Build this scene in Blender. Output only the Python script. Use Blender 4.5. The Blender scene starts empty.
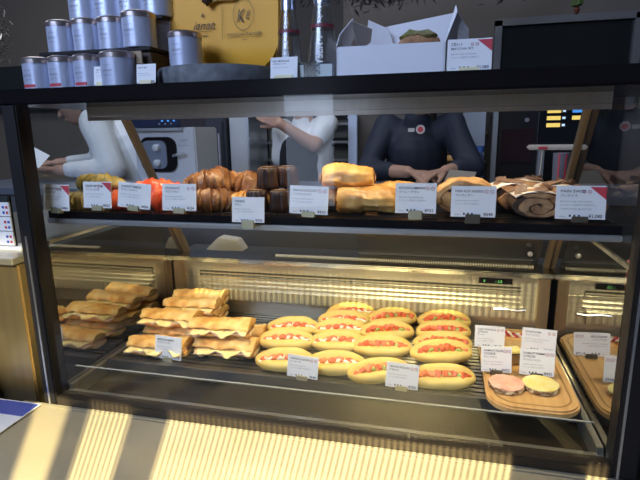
import bpy, bmesh, math, random
from mathutils import Vector, Matrix, Euler, noise
random.seed(7)
PI = math.pi
sc = bpy.context.scene
COL = sc.collection
FLOOR = -0.80

# ------------------------------------------------------------------ camera
cam_d = bpy.data.cameras.new('camera'); cam = bpy.data.objects.new('camera', cam_d); COL.objects.link(cam)
yaw, pitch, roll = -0.2401, 0.2171, -0.0156
fwd = Vector((math.sin(yaw)*math.cos(pitch), math.cos(yaw)*math.cos(pitch), -math.sin(pitch)))
rgt = Vector((math.cos(yaw), -math.sin(yaw), 0)); up = rgt.cross(fwd)
r2 = rgt*math.cos(roll)+up*math.sin(roll); u2 = up*math.cos(roll)-rgt*math.sin(roll)
m = Matrix((r2, u2, -fwd)).transposed().to_4x4(); m.translation = Vector((0.8399, -0.8725, 0.6063))
cam.matrix_world = m
cam_d.sensor_width = 36; cam_d.lens = 495.6*36/640; cam_d.clip_start = .02
sc.camera = cam
sc.view_settings.view_transform = 'Standard'; sc.view_settings.look = 'None'
sc.view_settings.gamma = 1; sc.view_settings.use_curve_mapping = False; sc.view_settings.exposure = 0.0

# ------------------------------------------------------------------ world and lights
w = bpy.data.worlds.new('world'); sc.world = w; w.use_nodes = True
w.node_tree.nodes['Background'].inputs[0].default_value = (.45, .55, .8, 1)
w.node_tree.nodes['Background'].inputs[1].default_value = .08

def area(name, loc, target, sx, sy, power, color, spread=PI):
    d = bpy.data.lights.new(name, 'AREA'); d.shape = 'RECTANGLE'; d.size = sx; d.size_y = sy
    d.energy = power; d.color = color; d.spread = spread
    o = bpy.data.objects.new(name, d); COL.objects.link(o); o.location = loc
    o.rotation_euler = (Vector(target)-Vector(loc)).to_track_quat('-Z', 'Y').to_euler(); return o
# daylight from the shop front behind the customer
area('shopfront_daylight', (-.7, -2.4, 2.05), (.5, .3, .55), 1.7, 1.2, 84, (.52, .66, 1))
area('shop_door_daylight', (-.1, -2.7, .55), (.5, .1, .5), .35, 1.0, 4.5, (.6, .74, 1))
# strip lamps of the display case
area('case_top_strip_lamp', (.58, .160, .6435), (.58, .24, .43), 1.06, .012, 2.4, (1, .84, .58))
area('case_shelf_strip_lamp', (.58, .13, .405), (.58, .30, .04), 1.08, .012, 3.7, (1, .84, .54))
# room lamps of the bakery behind
area('kitchen_ceiling_lamp', (-.2, 1.0, 1.95), (-.2, 1.4, .3), 3.2, .7, 28, (.85, .9, 1))

def spot_stripes():
    """added unseen spot behind the customer: a made-up gobo cuts its light into fine stripes"""
    d = bpy.data.lights.new('stripe_gobo_spot', 'SPOT'); d.energy = 720; d.color = (1, .86, .48)
    d.spot_size = math.radians(100); d.spot_blend = .1; d.shadow_soft_size = .003
    o = bpy.data.objects.new('stripe_gobo_spot', d); COL.objects.link(o)
    o.location = (.72, -1.15, .95)
    o.rotation_euler = (Vector((.72, 0, .05))-Vector(o.location)).to_track_quat('-Z', 'Y').to_euler()
    d.use_nodes = True; nt = d.node_tree; n = nt.nodes; l = nt.links
    em = n['Emission']
    tc = n.new('ShaderNodeTexCoord'); sp = n.new('ShaderNodeSeparateXYZ'); l.new(tc.outputs['Normal'], sp.inputs[0])
    def M(op, a, b=None, c=None):
        q = n.new('ShaderNodeMath'); q.operation = op
        for i, v in enumerate((a, b, c)):
            if v is None: continue
            if isinstance(v, (int, float)): q.inputs[i].default_value = v
            else: l.new(v, q.inputs[i])
        return q.outputs[0]
    th = math.atan2(.90, 1.15); cth, sth = math.cos(th), math.sin(th)
    fz = M('ABSOLUTE', sp.outputs[2])
    ahead = M('ADD', M('MULTIPLY', fz, cth), M('MULTIPLY', sp.outputs[1], sth))
    az = M('DIVIDE', sp.outputs[0], ahead)
    el = M('DIVIDE', M('SUBTRACT', M('MULTIPLY', fz, sth), M('MULTIPLY', sp.outputs[1], cth)), ahead)   # downward slope
    s = M('SINE', M('MULTIPLY', az, 2*PI/.0108))
    s = M('MULTIPLY_ADD', s, .42, .58)
    # gobo gates added to the spot: elevation limits, left and right edges
    def gate(v, lo, hi, soft):
        a = n.new('ShaderNodeMapRange'); a.interpolation_type = 'SMOOTHSTEP'; l.new(v, a.inputs[0]); a.inputs[1].default_value = lo-soft; a.inputs[2].default_value = lo+soft
        b = n.new('ShaderNodeMapRange'); b.interpolation_type = 'SMOOTHSTEP'; l.new(v, b.inputs[0]); b.inputs[1].default_value = hi-soft; b.inputs[2].default_value = hi+soft
        b.inputs[3].default_value = 1; b.inputs[4].default_value = 0
        return M('MULTIPLY', a.outputs[0], b.outputs[0])
    # gates shaped for the ledge and back panel, leaving dark bars between lit fields
    low = gate(el, .812, 1.6, .006); high = M('MULTIPLY', gate(el, .453, .515, .005), .75)
    tiers = M('ADD', low, high)
    fields = M('ADD', gate(az, -.384, .235, .004), gate(az, -.555, -.464, .008))
    fields = M('ADD', fields, gate(az, .345, .372, .004))
    striped = M('MULTIPLY', M('MULTIPLY', s, tiers), fields)
    plain = M('MULTIPLY', M('MULTIPLY', gate(az, -.68, -.605, .012), low), .6)
    cab = M('MULTIPLY', M('MULTIPLY', gate(az, -1.2, -.655, .02), gate(el, .50, .78, .04)), .5)
    tot = M('ADD', M('ADD', striped, plain), cab)
    l.new(tot, em.inputs['Strength'])
spot_stripes()

# ------------------------------------------------------------------ materials
MATS = {}
def mat(name, c, rough=.5, metal=0, c2=None, scale=20, bump=0, bscale=None, spec=.5, emit=None, estr=0, c3=None, stretch=None, coat=0, trans=0, ior=1.45, contrast=.2, sss=0):
    if name in MATS: return MATS[name]
    M = bpy.data.materials.new(name); M.use_nodes = True; nt = M.node_tree; n = nt.nodes; l = nt.links
    b = n['Principled BSDF']
    b.inputs['Base Color'].default_value = (*c, 1); b.inputs['Roughness'].default_value = rough; b.inputs['Metallic'].default_value = metal
    b.inputs['Specular IOR Level'].default_value = spec; b.inputs['Coat Weight'].default_value = coat
    b.inputs['Transmission Weight'].default_value = trans; b.inputs['IOR'].default_value = ior
    if sss: b.inputs['Subsurface Weight'].default_value = sss; b.inputs['Subsurface Radius'].default_value = (.01, .006, .003)
    if emit: b.inputs['Emission Color'].default_value = (*emit, 1); b.inputs['Emission Strength'].default_value = estr
    tc = n.new('ShaderNodeTexCoord'); mp = n.new('ShaderNodeMapping'); l.new(tc.outputs['Object'], mp.inputs[0])
    if stretch: mp.inputs['Scale'].default_value = stretch
    if c2:
        t = n.new('ShaderNodeTexNoise'); t.inputs['Scale'].default_value = scale; t.inputs['Detail'].default_value = 5; l.new(mp.outputs[0], t.inputs[0])
        r = n.new('ShaderNodeValToRGB'); l.new(t.outputs[0], r.inputs[0]); l.new(r.outputs[0], b.inputs['Base Color'])
        e = r.color_ramp.elements; e[0].position = .5-contrast; e[0].color = (*c, 1); e[1].position = .5+contrast; e[1].color = (*c2, 1)
        if c3: k = e.new(.5); k.color = (*c3, 1)
    if bump:
        t = n.new('ShaderNodeTexNoise'); t.inputs['Scale'].default_value = bscale or scale*3; t.inputs['Detail'].default_value = 4; l.new(mp.outputs[0], t.inputs[0])
        bp = n.new('ShaderNodeBump'); bp.inputs['Strength'].default_value = bump; bp.inputs['Distance'].default_value = .003
        l.new(t.outputs[0], bp.inputs['Height']); l.new(bp.outputs[0], b.inputs['Normal'])
    MATS[name] = M; return M

def pane_mat(name, tint=(1, 1, 1), refl=1.0, ior=1.5, rough=0.0, base=0.0):
    M = bpy.data.materials.new(name); M.use_nodes = True; nt = M.node_tree; n = nt.nodes; l = nt.links
    n.remove(n['Principled BSDF']); out = n['Material Output']
    t = n.new('ShaderNodeBsdfTransparent'); t.inputs[0].default_value = (*tint, 1)
    g = n.new('ShaderNodeBsdfGlossy'); g.inputs['Roughness'].default_value = rough
    f = n.new('ShaderNodeFresnel'); f.inputs[0].default_value = ior
    k = n.new('ShaderNodeMath'); k.operation = 'MULTIPLY_ADD'; l.new(f.outputs[0], k.inputs[0]); k.inputs[1].default_value = refl; k.inputs[2].default_value = base; k.use_clamp = True
    ge = n.new('ShaderNodeNewGeometry'); ff = n.new('ShaderNodeMath'); ff.operation = 'SUBTRACT'; ff.inputs[0].default_value = 1; l.new(ge.outputs['Backfacing'], ff.inputs[1])
    kk = n.new('ShaderNodeMath'); kk.operation = 'MULTIPLY'; l.new(k.outputs[0], kk.inputs[0]); l.new(ff.outputs[0], kk.inputs[1])   # thin pane: only its outer faces reflect
    x = n.new('ShaderNodeMixShader'); l.new(kk.outputs[0], x.inputs[0]); l.new(t.outputs[0], x.inputs[1]); l.new(g.outputs[0], x.inputs[2])
    l.new(x.outputs[0], out.inputs[0]); MATS[name] = M; return M

black = mat('black_powder_coat', (.012, .011, .012), .55, spec=.25)
black2 = mat('black_gloss', (.008, .007, .008), .2, spec=.12)
dkbrown = mat('dark_bronze', (.035, .027, .02), .35, .3)
steel = mat('brushed_steel', (.44, .42, .35), .30, .85, c2=(.53, .50, .42), scale=6, stretch=(1, 40, 40), bump=.03, bscale=20)
steel_mir = mat('polished_steel', (.55, .52, .46), .12, 1)
steel_dk = mat('dark_steel', (.20, .19, .17), .3, .9)
ledge_m = mat('worn_steel_ledge', (.38, .33, .22), .42, .3, c2=(.45, .39, .27), scale=5, bump=.12, bscale=25)
alu = mat('satin_aluminium', (.62, .63, .66), .3, .9)
bronze_m = mat('bronze_metal', (.36, .27, .17), .35, .7)
header_m = mat('brushed_header_metal', (.55, .49, .46), .28, .6, c2=(.62, .56, .53), scale=4, stretch=(30, 1, 1))
glass_front = pane_mat('front_pane', (.97, .98, .98), .9, 1.45)
glass_side = pane_mat('side_pane', (.93, .94, .94), 1.0, 1.5, 0.01, .06)
glass_rear = pane_mat('rear_door_pane', (.6, .6, .6), 1.0, 1.6, .22, .34)
acrylic = pane_mat('clear_acrylic', (.95, .96, .97), .3, 1.42, .02, .0)
bottle_g = pane_mat('bottle_glass', (.93, .95, .97), 1.0, 1.5, .28, .14)
white_card = mat('white_card', (.80, .80, .80), .5)
ink = mat('dark_ink', (.06, .06, .08), .6)
ink2 = mat('grey_ink', (.20, .20, .24), .6)
redp = mat('red_print', (.55, .05, .07), .5)
wood_l = mat('light_oak', (.62, .34, .11), .45, c2=(.78, .48, .19), scale=9, stretch=(7, .6, 1), bump=.05)
wood_d = mat('dark_walnut', (.06, .035, .02), .5, c2=(.10, .06, .035), scale=12)
clip_m = mat('brass_clip', (.42, .38, .24), .4, .5)
crust = mat('golden_crust', (.50, .22, .05), .42, c2=(.82, .50, .16), c3=(.70, .37, .10), scale=28, bump=.5, bscale=90, coat=.15)
crust_b = mat('brown_crust', (.20, .075, .02), .4, c2=(.46, .23, .09), c3=(.28, .12, .045), scale=30, bump=.9, bscale=100, coat=.2)
crust_o = mat('olive_crust', (.16, .13, .03), .45, c2=(.42, .33, .10), c3=(.30, .22, .05), scale=30, bump=.5, bscale=90)
crust_r = mat('raspberry_glaze_crust', (.60, .05, .02), .35, c2=(.92, .34, .10), c3=(.85, .14, .05), scale=26, bump=.5, bscale=90, coat=.3)
canele_m = mat('caramelised_canele', (.012, .005, .003), .42, c2=(.06, .022, .010), scale=40, bump=.5, coat=.12)
sugar_m = mat('sugared_crust', (.40, .22, .10), .6, c2=(.90, .86, .78), c3=(.80, .70, .56), scale=32, bump=.4, bscale=90)
crust_s = mat('sugared_spiral_crust', (.30, .13, .04), .5, c2=(.72, .45, .20), c3=(.52, .28, .10), scale=40, bump=.6, bscale=110)
swirl_m = mat('brown_swirl_crust', (.18, .08, .035), .55, c2=(.52, .31, .15), c3=(.35, .18, .08), scale=35, bump=.5, bscale=100)
choc = mat('chocolate', (.035, .015, .008), .4)
almond = mat('toasted_almond', (.16, .09, .06), .5, c2=(.30, .18, .11), scale=60)
baguette = mat('baguette_crust', (.56, .23, .04), .5, c2=(.92, .64, .26), c3=(.80, .45, .12), scale=28, bump=.9, bscale=90)
crumb_m = mat('bread_crumb', (.80, .60, .30), .8, c2=(.9, .74, .45), scale=60, bump=.5)
bun_m = mat('soft_bun', (.72, .43, .08), .5, c2=(.84, .66, .23), c3=(.80, .57, .15), scale=12, bump=.12, bscale=80, sss=.05)
cheese_m = mat('pale_cheese', (.93, .72, .25), .45, c2=(.95, .80, .42), scale=30)
ham_m = mat('pink_ham', (.86, .50, .36), .45, c2=(.93, .68, .52), scale=40)
tomato = mat('red_sausage_and_tomato', (.72, .10, .04), .35, c2=(.85, .26, .10), scale=70)
lettuce = mat('green_lettuce', (.30, .45, .08), .5, c2=(.60, .66, .25), scale=60)
cream = mat('cream_sauce', (.92, .86, .68), .4)
pink_ice = mat('pink_icing', (.90, .40, .26), .55, c2=(.95, .58, .42), scale=50, bump=.6, bscale=150)
yel_ice = mat('yellow_icing', (.90, .72, .16), .55, c2=(.96, .86, .40), scale=50, bump=.6, bscale=150)
nut_m = mat('chopped_nut_edge', (.20, .10, .04), .7, c2=(.80, .62, .36), scale=90, bump=.8, bscale=150, contrast=.08)
tin_body = mat('pale_lilac_tin', (.52, .56, .70), .3, .35)
tin_lid = mat('rose_metal_lid', (.55, .47, .46), .28, .9)
yellow_paper = mat('yellow_paper', (.76, .35, .018), .55, c2=(.84, .42, .03), scale=7, bump=.25, bscale=14)
stone = mat('grey_slate', (.075, .08, .09), .6, c2=(.17, .18, .19), scale=45, bump=.3)
foil_m = mat('silver_foil', (.55, .60, .70), .25, .9)
boxboard = mat('white_boxboard', (.74, .74, .78), .55)
skin_m = mat('skin', (.42, .24, .17), .5)
shirt_w = mat('white_shirt_cloth', (.60, .61, .62), .8, bump=.3, bscale=18)
apron_m = mat('black_apron_cloth', (.012, .012, .015), .8)
navy = mat('navy_cloth', (.012, .016, .032), .7, bump=.3, bscale=20)
hair_m = mat('black_hair', (.012, .01, .009), .5)
wall_m = mat('taupe_wall', (.115, .10, .088), .8)
wall_l = mat('grey_panel', (.12, .125, .13), .5)
teal_m = mat('dark_teal_board', (.02, .028, .03), .5)
grey_m = mat('grey_plastic', (.22, .23, .25), .45)
lgrey_m = mat('light_grey_plastic', (.42, .43, .45), .4)
steelblue = mat('steel_blue_metal', (.30, .34, .42), .3, .7)
floor_m = mat('dark_floor', (.06, .055, .05), .6)
screen_d = mat('dark_screen', (.005, .006, .01), .15)
yel_e = mat('lit_yellow_key', (.7, .5, .1), .5, emit=(1, .68, .16), estr=.75)
blu_e = mat('lit_blue_key', (.05, .25, .7), .5, emit=(.10, .40, 1), estr=.6)
blu_p = mat('blue_print', (.06, .10, .42), .4)
green_m = mat('leaf_green', (.10, .28, .04), .5)
pinkp = mat('pink_paper', (.75, .28, .30), .6)

# ------------------------------------------------------------------ mesh helpers
class MB:
    def __init__(s): s.v = []; s.f = []
    def add(s, v, f, M=None):
        o = len(s.v); s.v += [tuple(M @ Vector(p)) if M else tuple(p) for p in v]; s.f += [tuple(i+o for i in q) for q in f]; return s
    def box(s, x0, x1, y0, y1, z0, z1, M=None):
        v = [(x, y, z) for z in (z0, z1) for y in (y0, y1) for x in (x0, x1)]
        return s.add(v, [(0, 2, 3, 1), (4, 5, 7, 6), (0, 1, 5, 4), (2, 6, 7, 3), (0, 4, 6, 2), (1, 3, 7, 5)], M)
    def lathe(s, prof, n=24, M=None, mod=None):
        v = []; f = []
        for r, z in prof:
            for k in range(n):
                a = 2*PI*k/n; q = r*(mod(a, z) if mod else 1); v.append((q*math.cos(a), q*math.sin(a), z))
        for i in range(len(prof)-1):
            for k in range(n):
                a = i*n+k; b = i*n+(k+1) % n; f.append((a, b, b+n, a+n))
        f.append(tuple(range(n-1, -1, -1))); f.append(tuple(range((len(prof)-1)*n, len(prof)*n)))
        return s.add(v, f, M)
    def prism(s, poly, d0, d1, M=None):     # poly in XZ, extruded in Y
        n = len(poly); v = [(x, d0, z) for x, z in poly]+[(x, d1, z) for x, z in poly]
        f = [tuple(range(n)), tuple(range(2*n-1, n-1, -1))]+[(i, i+n, (i+1) % n+n, (i+1) % n) for i in range(n)]
        return s.add(v, f, M)
    def tube(s, path, rad, n=10, M=None, ry=1):
        v = []; f = []; path = [Vector(p) for p in path]; N = len(path)
        if not isinstance(rad, (list, tuple)): rad = [rad]*N
        prev = None
        for i, p in enumerate(path):
            t = (path[min(i+1, N-1)]-path[max(i-1, 0)]).normalized()
            if prev is None:
                a = Vector((0, 0, 1)) if abs(t.z) < .9 else Vector((1, 0, 0)); u = t.cross(a).normalized()
            else: u = (prev-t*prev.dot(t)).normalized()
            prev = u; w_ = t.cross(u)
            for k in range(n):
                a = 2*PI*k/n; v.append(p+u*math.cos(a)*rad[i]+w_*math.sin(a)*rad[i]*ry)
        for i in range(N-1):
            for k in range(n):
                a = i*n+k; b = i*n+(k+1) % n; f.append((a, a+n, b+n, b))
        f.append(tuple(range(n))); f.append(tuple(range(N*n-1, (N-1)*n-1, -1)))
        return s.add(v, f, M)
    def disp(s, amp, sc_, seed=0):
        out = []
        for p in s.v:
            q = Vector(p)*sc_+Vector((seed*3.1, seed*1.7, seed*.9))
            out.append(tuple(Vector(p)+noise.noise_vector(q)*amp))
        s.v = out; return s
    def build(s, name, material, parent=None, smooth=False, bevel=0, sub=0, loc=None, rot=None, angle=40):
        me = bpy.data.meshes.new(name); me.from_pydata(s.v, [], s.f); me.update()
        bm = bmesh.new(); bm.from_mesh(me); bmesh.ops.recalc_face_normals(bm, faces=bm.faces)
        if bevel: bmesh.ops.bevel(bm, geom=[e for e in bm.edges if e.is_manifold and e.calc_face_angle(0) > .6], offset=bevel, segments=2, affect='EDGES')
        bm.to_mesh(me); bm.free()
        if smooth:
            me.polygons.foreach_set('use_smooth', [True]*len(me.polygons)); me.set_sharp_from_angle(angle=math.radians(angle))
        me.materials.append(material)
        o = bpy.data.objects.new(name, me); COL.objects.link(o)
        if parent: o.parent = parent
        if sub: q = o.modifiers.new('sub', 'SUBSURF'); q.levels = sub; q.render_levels = sub
        if loc: o.location = loc
        if rot: o.rotation_euler = rot
        return o

def tag(o, label, cat, group=None, kind=None):
    o['label'] = label; o['category'] = cat
    if group: o['group'] = group
    if kind: o['kind'] = kind
    return o
def empty(name, loc, rz=0, label=None, cat=None, group=None):
    o = bpy.data.objects.new(name, None); COL.objects.link(o); o.location = loc; o.rotation_euler = (0, 0, rz); o.empty_display_size = .03
    if label: tag(o, label, cat, group)
    return o
def struct(o): o['kind'] = 'structure'; return o
def copy_tree(o, parent=None):
    c = o.copy(); COL.objects.link(c); c.parent = parent
    for ch in list(o.children): copy_tree(ch, c)
    return c

_tc = {}
def text_geo(s, font_h=1.0, shear=0.0, bold=0.0):
    key = (s, shear, bold)
    if key not in _tc:
        cu = bpy.data.curves.new('t', 'FONT'); cu.body = s; cu.size = 1; cu.shear = shear; cu.offset = bold; cu.resolution_u = 3
        o = bpy.data.objects.new('t', cu); COL.objects.link(o)
        dg = bpy.context.evaluated_depsgraph_get(); me = bpy.data.meshes.new_from_object(o.evaluated_get(dg))
        v = [tuple(p.co) for p in me.vertices]; f = [tuple(p.vertices) for p in me.polygons]
        bpy.data.objects.remove(o); bpy.data.curves.remove(cu); bpy.data.meshes.remove(me)
        if v:
            x0 = min(p[0] for p in v); v = [(p[0]-x0, p[1], p[2]) for p in v]
        _tc[key] = (v, f)
    return _tc[key]
def text_into(mb, s, x, z, h, width=None, align='L', y=0, shear=0, bold=0, M=None):
    """lettering facing -Y; h = cap height"""
    v, f = text_geo(s, 1, shear, bold)
    if not v: return
    k = h/.70; wd = max(p[0] for p in v)*k; kx = k
    if width and wd > 0: kx = k*width/wd; wd = width
    ox = x-(wd if align == 'R' else wd/2 if align == 'C' else 0)
    mb.add([(ox+p[0]*kx, y, z+p[1]*k) for p in v], f, M)

def ring(mb, cx, cz, r, t, y, n=16, sx=1, slash=False):
    v = []; f = []
    for k in range(n):
        a = 2*PI*k/n
        v += [(cx+r*sx*math.cos(a), y, cz+r*math.sin(a)), (cx+(r-t)*sx*math.cos(a), y, cz+(r-t)*math.sin(a))]
    for k in range(n):
        a = 2*k; b = 2*((k+1) % n); f.append((a, b, b+1, a+1))
    mb.add(v, f)
    if slash:
        d = r*.7; mb.add([(cx-d-t/2, y, cz+d), (cx-d+t/2, y, cz+d), (cx+d+t/2, y, cz-d), (cx+d-t/2, y, cz-d)], [(0, 1, 2, 3)])

# ------------------------------------------------------------------ the room (setting)
struct(MB().box(-3, 3.2, -2.8, 3.4, FLOOR-.05, FLOOR).build('floor', floor_m))
struct(MB().box(-3, 3.2, 3.4, 3.5, FLOOR, 2.2).build('wall_back', wall_m))
struct(MB().box(-3.1, -3, -2.8, 3.4, FLOOR, 2.2).build('wall_left', wall_m))
struct(MB().box(3.2, 3.3, -2.8, 3.4, FLOOR, 2.2).build('wall_right', wall_m))
struct(MB().box(-3, 3.2, -.2, 3.4, 2.2, 2.25).build('ceiling', wall_m))

# ------------------------------------------------------------------ display case
X0, X1 = 0.0, 1.15
case = empty('display_case', (0, 0, FLOOR), 0, 'long glass fronted refrigerated display case with black posts and steel interior', 'display case')
def cp(mb, name, material, **k):
    o = mb.build(name, material, case, **k); o.location = (0, 0, -FLOOR); return o
# body under the deck
cp(MB().box(-.04, 1.19, .0, .72, FLOOR, -.045), 'base_cabinet', steel_dk, bevel=.004)
# posts and bars
for xa, xb in ((-.036, -.001), (1.151, 1.192)):
    cp(MB().box(xa, xb, -.012, .028, 0.0, .668), 'front_post', black, bevel=.003)
for xa in (-.020, 1.158):
    cp(MB().box(xa, xa+.004, -.0145, -.0125, .0, .395), 'post_highlight_strip', alu)  # pale strip added for the highlight line down each post
cp(MB().box(-.001, 1.151, -.012, .022, -.002, .019), 'bottom_bar', dkbrown, bevel=.002)
cp(MB().box(-.045, 1.6, -.012, .34, .666, .697), 'top_board', black2, bevel=.003)
cp(MB().box(-.002, 1.155, -.010, .003, .640, .668), 'top_glass_band', glass_front)
cp(MB().box(.055, 1.13, .135, .19, .6455, .666), 'lamp_housing', header_m, bevel=.002)
cp(MB().box(.055, 1.13, .131, .135, .636, .666), 'lamp_lip', header_m)
cp(MB().box(.001, 1.149, 0, .005, .019, .664), 'front_glass', glass_front)
# side glasses (sloping back edge)
mirror_side = pane_mat('coated_side_pane', (.65, .65, .60), 1.0, 1.5, 0.03, .42)
for xa in (-.004, 1.151):
    for nm, poly, m_ in (('side_glass', [(.028, .378), (.51, .378), (.33, .665), (.028, .665)], glass_side),
                         ('coated_side_panel', [(.028, -.0), (.62, -.0), (.62, .20), (.515, .370), (.028, .370)], mirror_side)):
        xg = -.036 if (xa < 0 and nm == 'side_glass') else xa
        v = [(xg, y, z) for y, z in poly]+[(xg+.004, y, z) for y, z in poly]; n = len(poly)
        cp(MB().add(v, [tuple(range(n)), tuple(range(2*n-1, n-1, -1))]+[(i, i+n, (i+1) % n+n, (i+1) % n) for i in range(n)]), nm, m_)
    cp(MB().box(-.037 if xa < 0 else xa-.001, xa+.006, .028, .52, .3705, .3775), 'side_joint_rail', steel)
# slanting rear struts
for xa, xw in ((.0, .016), (1.137, .013)):
    yz = [(.312, .644), (.60, .21)]
    dy = .028
    v = [(x, y+d, z) for x in (xa, xa+xw) for (y, z, d) in ((.322, .655, 0), (.322, .655, dy), (.608, .205, dy), (.608, .205, 0))]
    cp(MB().add(v, [(0, 1, 2, 3), (7, 6, 5, 4), (0, 4, 5, 1), (1, 5, 6, 2), (2, 6, 7, 3), (3, 7, 4, 0)]), 'rear_strut', bronze_m, bevel=.002)
# well, rack
cp(MB().box(0, 1.15, .022, .62, -.045, -.008), 'well_floor', mat('dark_well', (.022, .015, .008), .5, .0, spec=.12))
cp(MB().box(.0, 1.15, .024, .036, -.008, .016), 'front_inner_rail', steel, bevel=.001)
cp(MB().box(.02, 1.13, .0375, .0395, .016, .074), 'clear_riser', acrylic)
rk = MB()
for i in range(21):
    y = .165+i*.0185; rk.box(.02, 1.135, y, y+.012, .026, .0345)
for x in (.03, .3, .575, .85, 1.12): rk.box(x, x+.01, .155, .545, .0, .026)
cp(rk, 'slatted_rack', steel_dk)
cp(MB().box(.015, 1.14, .150, .160, .004, .0365), 'rack_front_lip', mat('grey_steel_lip', (.16, .15, .135), .4, .7), bevel=.001)
for xa in (.001, 1.137): cp(MB().box(xa, xa+.012, .03, .55, -.008, .03), 'side_rail', steel, bevel=.001)
cp(MB().box(.02, 1.13, .0372, .0398, .0741, .0758), 'riser_edge_glint', mat('pale_glint', (.42, .42, .38), .4))  # pale strip paints the glint along the clear riser's top edge
# back panel with vents
bk = MB().box(.03, 1.125, .55, .60, .03, .155).box(.03, 1.125, .545, .60, .170, .200)
bk.box(.03, .085, .55, .60, .155, .170).box(1.07, 1.125, .55, .60, .155, .17)
cp(bk, 'back_panel', steel, bevel=.001)
cp(MB().box(.085, 1.07, .575, .598, .13, .175), 'vent_recess', black)
lv = MB()
for z in (.120, .134, .149, .161):
    lv.box(.085, 1.07, .541, .575, z, z+.005)
cp(lv, 'vent_louvres', steel)
cp(MB().box(.10, 1.06, .5405, .549, .075, .112), 'ribbed_vent_plate', mat('ribbed_plate', (.52, .49, .42), .3, .8), bevel=.001)
rb = MB()
for i in range(120): x = .105+i*.00795; rb.box(x, x+.0035, .538, .5405, .077, .110)
cp(rb, 'vent_ribs', steel)
cp(MB().box(.0, 1.15, .535, .64, .200, .214), 'back_shelf_top', steel_mir, bevel=.003)
pf = MB()
for i in range(110):
    x = .33+i*.0071; pf.box(x, x+.0040, .600, .612, .214, .2175)
cp(pf, 'perforated_air_strip', mat('pale_perforated_strip', (.75, .72, .6), .4))
for xa in (.003, 1.112): cp(MB().box(xa, xa+.03, .530, .60, .0, .200), 'rear_corner_pillar', bronze_m, bevel=.002)
ct = MB().box(.955, 1.045, .5395, .545, .178, .194)
o = cp(ct, 'thermostat', black2); mb = MB(); text_into(mb, '8', .968, .182, .007, y=.539); text_into(mb, '- 3.5', 1.0, .182, .007, y=.539)
d = mb.build('display_digits', mat('green_digits', (.1, .5, .1), .5, emit=(.3, .9, .3), estr=.5), o)
# sliding rear door glass above the back shelf
def slant(x0, x1, z0, z1, off, th):
    f = lambda z: .62-(z-.205)*(.286/.45)+off
    return [(x0, f(z0), z0), (x1, f(z0), z0), (x1, f(z1), z1), (x0, f(z1), z1), (x0, f(z0)+th, z0), (x1, f(z0)+th, z0), (x1, f(z1)+th, z1), (x0, f(z1)+th, z1)]
BX = [(0, 1, 2, 3), (7, 6, 5, 4), (0, 4, 5, 1), (1, 5, 6, 2), (2, 6, 7, 3), (3, 7, 4, 0)]
dr = cp(MB().add(slant(.60, 1.12, .225, .405, .004, .004), BX), 'rear_sliding_door', glass_rear)
k = MB().add(slant(.60, 1.12, .216, .226, .0, .012), BX).add(slant(.60, 1.12, .385, .392, .0, .012), BX).build('door_rail', steel_dk, dr)
k = MB().lathe([(.001, 0), (.007, .0), (.007, .008), (.003, .009)], 12).build('door_knob', alu, dr, smooth=True); k.location = (1.09, .571, .262); k.rotation_euler = (PI/2, 0, 0)
# upper shelf
sh = cp(MB().box(-.031, 1.15, .108, .44, .410, .420), 'shelf_board', black, bevel=.001)
sl = MB()
for i in range(17): y = .10+i*.02; sl.box(-.030, 1.146, y, y+.012, .420, .434)
cp(sl, 'shelf_slats', mat('dark_shelf_slat', (.055, .05, .045), .3, .6))
cp(MB().box(-.032, 1.151, .072, .104, .420, .436), 'shelf_front_rail', black2, bevel=.001)
cp(MB().box(-.032, 1.151, .066, .108, .4085, .420), 'shelf_light_rail', mat('pale_rail', (.50, .50, .50), .3, .7), bevel=.002)
cp(MB().box(-.032, 1.151, .43, .445, .405, .436), 'shelf_back_rail', steel, bevel=.001)
# little mounted bolt-like door latch on back panel
lt = MB().tube([(1.0, .538, .105), (1.03, .534, .108), (1.06, .534, .104), (1.085, .538, .106)], .003, 8).lathe([(.001, 0), (.006, 0), (.006, .006), (.001, .007)], 10, Matrix.Translation((1.035, .538, .105)) @ Matrix.Rotation(PI/2, 4, 'X'))
cp(lt, 'drain_latch', alu, smooth=True)

# ledge in front
led = empty('serving_ledge', (.6, -.4, FLOOR), 0, 'worn stainless steel serving ledge in front of the display case', 'ledge')
def lp(mb, name, m_, **k):
    o = mb.build(name, m_, led, **k); o.location = (-.6, .4, -FLOOR); return o
lp(MB().box(-.40, 1.75, -.9+.4, -.0265, -.03, -.002), 'top_plate', ledge_m)
lp(MB().box(-.09, 1.75, -.0235, -.0125, -.03, -.0005), 'rear_strip', ledge_m)
lp(MB().box(-.045, 1.75, -.0266, -.0234, -.03, -.006), 'seam', black)
lp(MB().box(-.03, 1.7, -.47, -.03, FLOOR, -.03), 'support_panel', steel_dk)

# neighbouring steel cabinet on the left
nb = empty('steel_cabinet', (-.35, .3, FLOOR), 0, 'bronze toned stainless cabinet left of the display case', 'cabinet')
o = MB().box(-.30, .255, -.27, .35, .0, 1.12).build('body', mat('golden_steel', (.50, .37, .18), .3, .9, c2=(.42, .32, .17), scale=3, stretch=(20, 1, 1)), nb, bevel=.004)
o = MB().box(-.31, .262, -.29, .36, 1.12, 1.135).build('top', steel, nb, bevel=.002)
o = MB().box(-.30, .15, -.31, -.275, .36, .93).build('blue_side_panel', mat('blue_grey_panel', (.07, .08, .14), .35), nb)

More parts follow.
